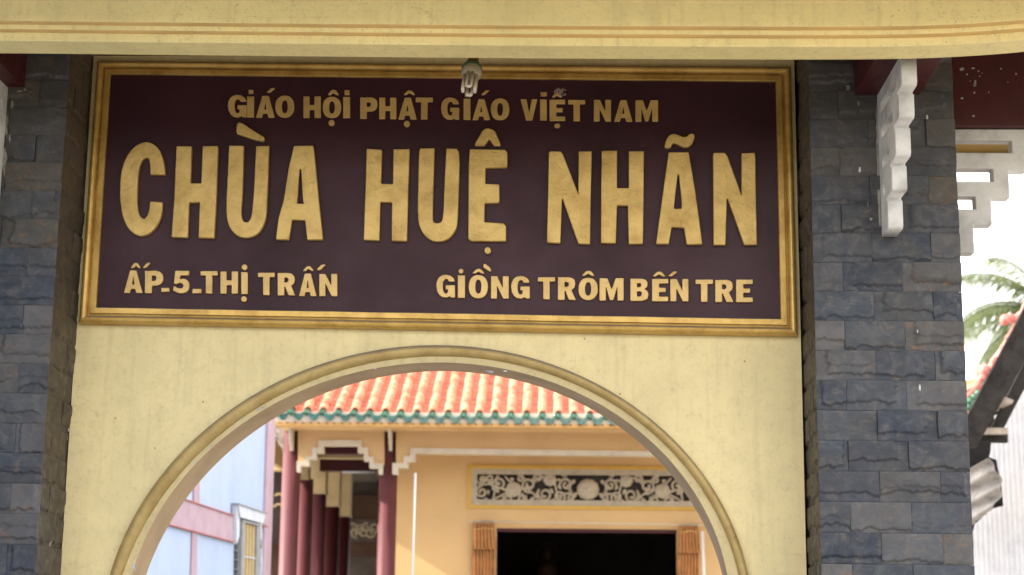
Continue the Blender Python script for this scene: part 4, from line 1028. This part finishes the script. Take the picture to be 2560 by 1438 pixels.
sp([(2405, 1069), (2520, 1070), (2520, 1085), (2405, 1085)], YS+.3, .1, 'beam', 'wood2')
sp([(2405, 1086), (2520, 1086), (2520, 1106), (2405, 1104)], YS+.42, .1, 'beam', 'wood')
sp([(2480, 1068), (2600, 830), (2625, 850), (2505, 1080)], YS+.5, .1, 'rafter', 'wood')
# white sheet: corrugated, running towards the camera, lit from the left
edge = [(2600,940),(2560,978),(2538,998),(2530,1004),(2517,1017),(2503,1026),(2497,1034),(2485,1041),(2486,1082),(2480,1109),(2472,1144),(2482,1146),(2493,1149),(2498,1180),(2503,1217),(2508,1265),(2480,1272),(2476,1282),(2470,1279),(2464,1292),(2458,1288),(2452,1301),(2446,1298),(2443,1311),(2436,1308),(2432,1330),(2428,1500)]
def sheet_wall():
    # the sheet stands in a vertical plane that runs from beside the pillar towards the viewer's right
    A = U(2425, 1300, 12.6); B = U(2700, 1300, 11.3)
    A, B = Vector((A.x, A.y, 0)), Vector((B.x, B.y, 0)); T = (B-A).normalized(); N = Vector((T.y, -T.x, 0))
    if N.x > 0: N = -N
    ys = [e[1] for e in edge]
    def hit(px, py):
        w_ = Vector(ray(px, py)); c_ = Vector(CP); s_ = (A-c_).dot(N)/w_.dot(N); return c_+w_*s_
    vs = []; fs = []; NY = 150; NX = 170
    yy = np.linspace(940, 1500, NY+1)
    ex_ = []
    for y in yy:
        best = np.interp(y, ys, [e[0] for e in edge]); ex_.append(best)
    for j, y in enumerate(yy):
        for i in range(NX+1):
            x = max(ex_[j], 2424+256*i/NX)
            p = hit(x, y); t = (p-A).dot(T)
            vs.append(p+N*(.011*math.sin(t*2*math.pi/.076)))
    fs = [(j*(NX+1)+i, j*(NX+1)+i+1, (j+1)*(NX+1)+i+1, (j+1)*(NX+1)+i) for j in range(NY) for i in range(NX)]
    return MB().add(vs, fs, True)
wsht = put('metal_sheet', sheet_wall(), M['sheet'], shed)
md = wsht.modifiers.new('s', 'SOLIDIFY'); md.thickness = .003
# bent loose sheet
def flap():
    mm = MB(); vs = []; NU, NV = 60, 24
    # corners of the flap in the picture, left edge hidden by the pillar
    for j in range(NV+1):
        v = j/NV
        for i in range(NU+1):
            u = i/NU
            # u runs across the ridges (down right), v along them (up right)
            l = Vector((2400, 1185+150*u)); r_ = Vector((2470+35*math.sin(u*math.pi*.9)+4*math.sin(u*19), 1145+128*u))
            q = l.lerp(r_, v)
            Y = 12.0-.7*v*(1-.3*u)+.05*math.sin(u*2*math.pi*3.2)+.03*math.sin(v*5+u*3)
            vs.append(U(q.x, q.y, Y))
    mm.add(vs, [(j*(NU+1)+i, j*(NU+1)+i+1, (j+1)*(NU+1)+i+1, (j+1)*(NU+1)+i) for j in range(NV) for i in range(NU)], True); return mm
fl = put('bent_sheet', flap(), M['flap'], shed); md = fl.modifiers.new('s', 'SOLIDIFY'); md.thickness = .003
# the rest of the shed, hidden behind the pillar
put('post', MB().box(6.2, 6.35, 13.0, 13.15, 0, 4.6), M['wood'], shed)

# ------------------------------------------------------------------ coconut palm
YPm = 38.
pb = U(2625, 800, YPm)
palm = thing('coconut_palm', 'coconut palm with arching green fronds against the white sky', 'palm tree', (pb.x, YPm, 0))
put('trunk', MB().tube([(pb.x+.9, YPm, 0), (pb.x+.5, YPm, pb.z*.5), (pb.x, YPm, pb.z)], [.28, .2, .15], 10), M['trunk'], palm)
def frond(az, elev, L_, droop, seed):
    rn = random.Random(seed); mm = MB(); n = 34
    h = Vector((math.cos(az), math.sin(az), 0)); side = Vector((-math.sin(az), math.cos(az), 0))
    p = Vector((pb.x, YPm, pb.z)); e = elev; pts = [p.copy()]; dirs = []
    for k in range(n):
        d = h*math.cos(e)+Vector((0, 0, 1))*math.sin(e); p = p+d*(L_/n); pts.append(p.copy()); dirs.append(d); e -= droop/n*(1+.6*k/n)
    mm.tube(pts, [.045*(1-.85*k/n) for k in range(n+1)], 5)
    for k in range(4, n*3):
        t = k/(n*3); i = min(int(t*n), n-1); q = pts[i].lerp(pts[i+1], t*n-i); d = dirs[i]
        ll = .85*math.sin(math.pi*min(1, .12+t*.86))**.6*rn.uniform(.85, 1.1)
        for sg in (1, -1):
            o_ = (side*sg*.75+d*.55+Vector((0, 0, -.25-.35*rn.random()))).normalized()
            w_ = d*.017
            m1 = q+o_*ll*.5+Vector((0, 0, -.05)); m2 = q+o_*ll*.85+Vector((0, 0, -.32*ll))
            mm.add([q-w_*.6, q+w_*.6, m1+w_, m1-w_, m2], [(0, 1, 2, 3), (3, 2, 4)])
    return mm
specs = [(math.pi*.98, 1.15, 3.3, 1.3), (math.pi*1.05, .55, 3.6, 1.5), (math.pi*.92, .25, 3.9, 1.2), (math.pi*1.1, -.1, 3.6, 1.0), (math.pi*.85, .8, 3.4, 1.6), (math.pi*1.02, -.35, 3.2, .8), (math.pi*1.2, 1.2, 3.2, 1.2)]
for k in range(6): specs.append((k*.7-1.5, random.uniform(-.2, 1.2), 3.4, random.uniform(.9, 1.6)))
for k, a in enumerate(specs): put('frond', frond(*a, k), M['leaf'], palm)
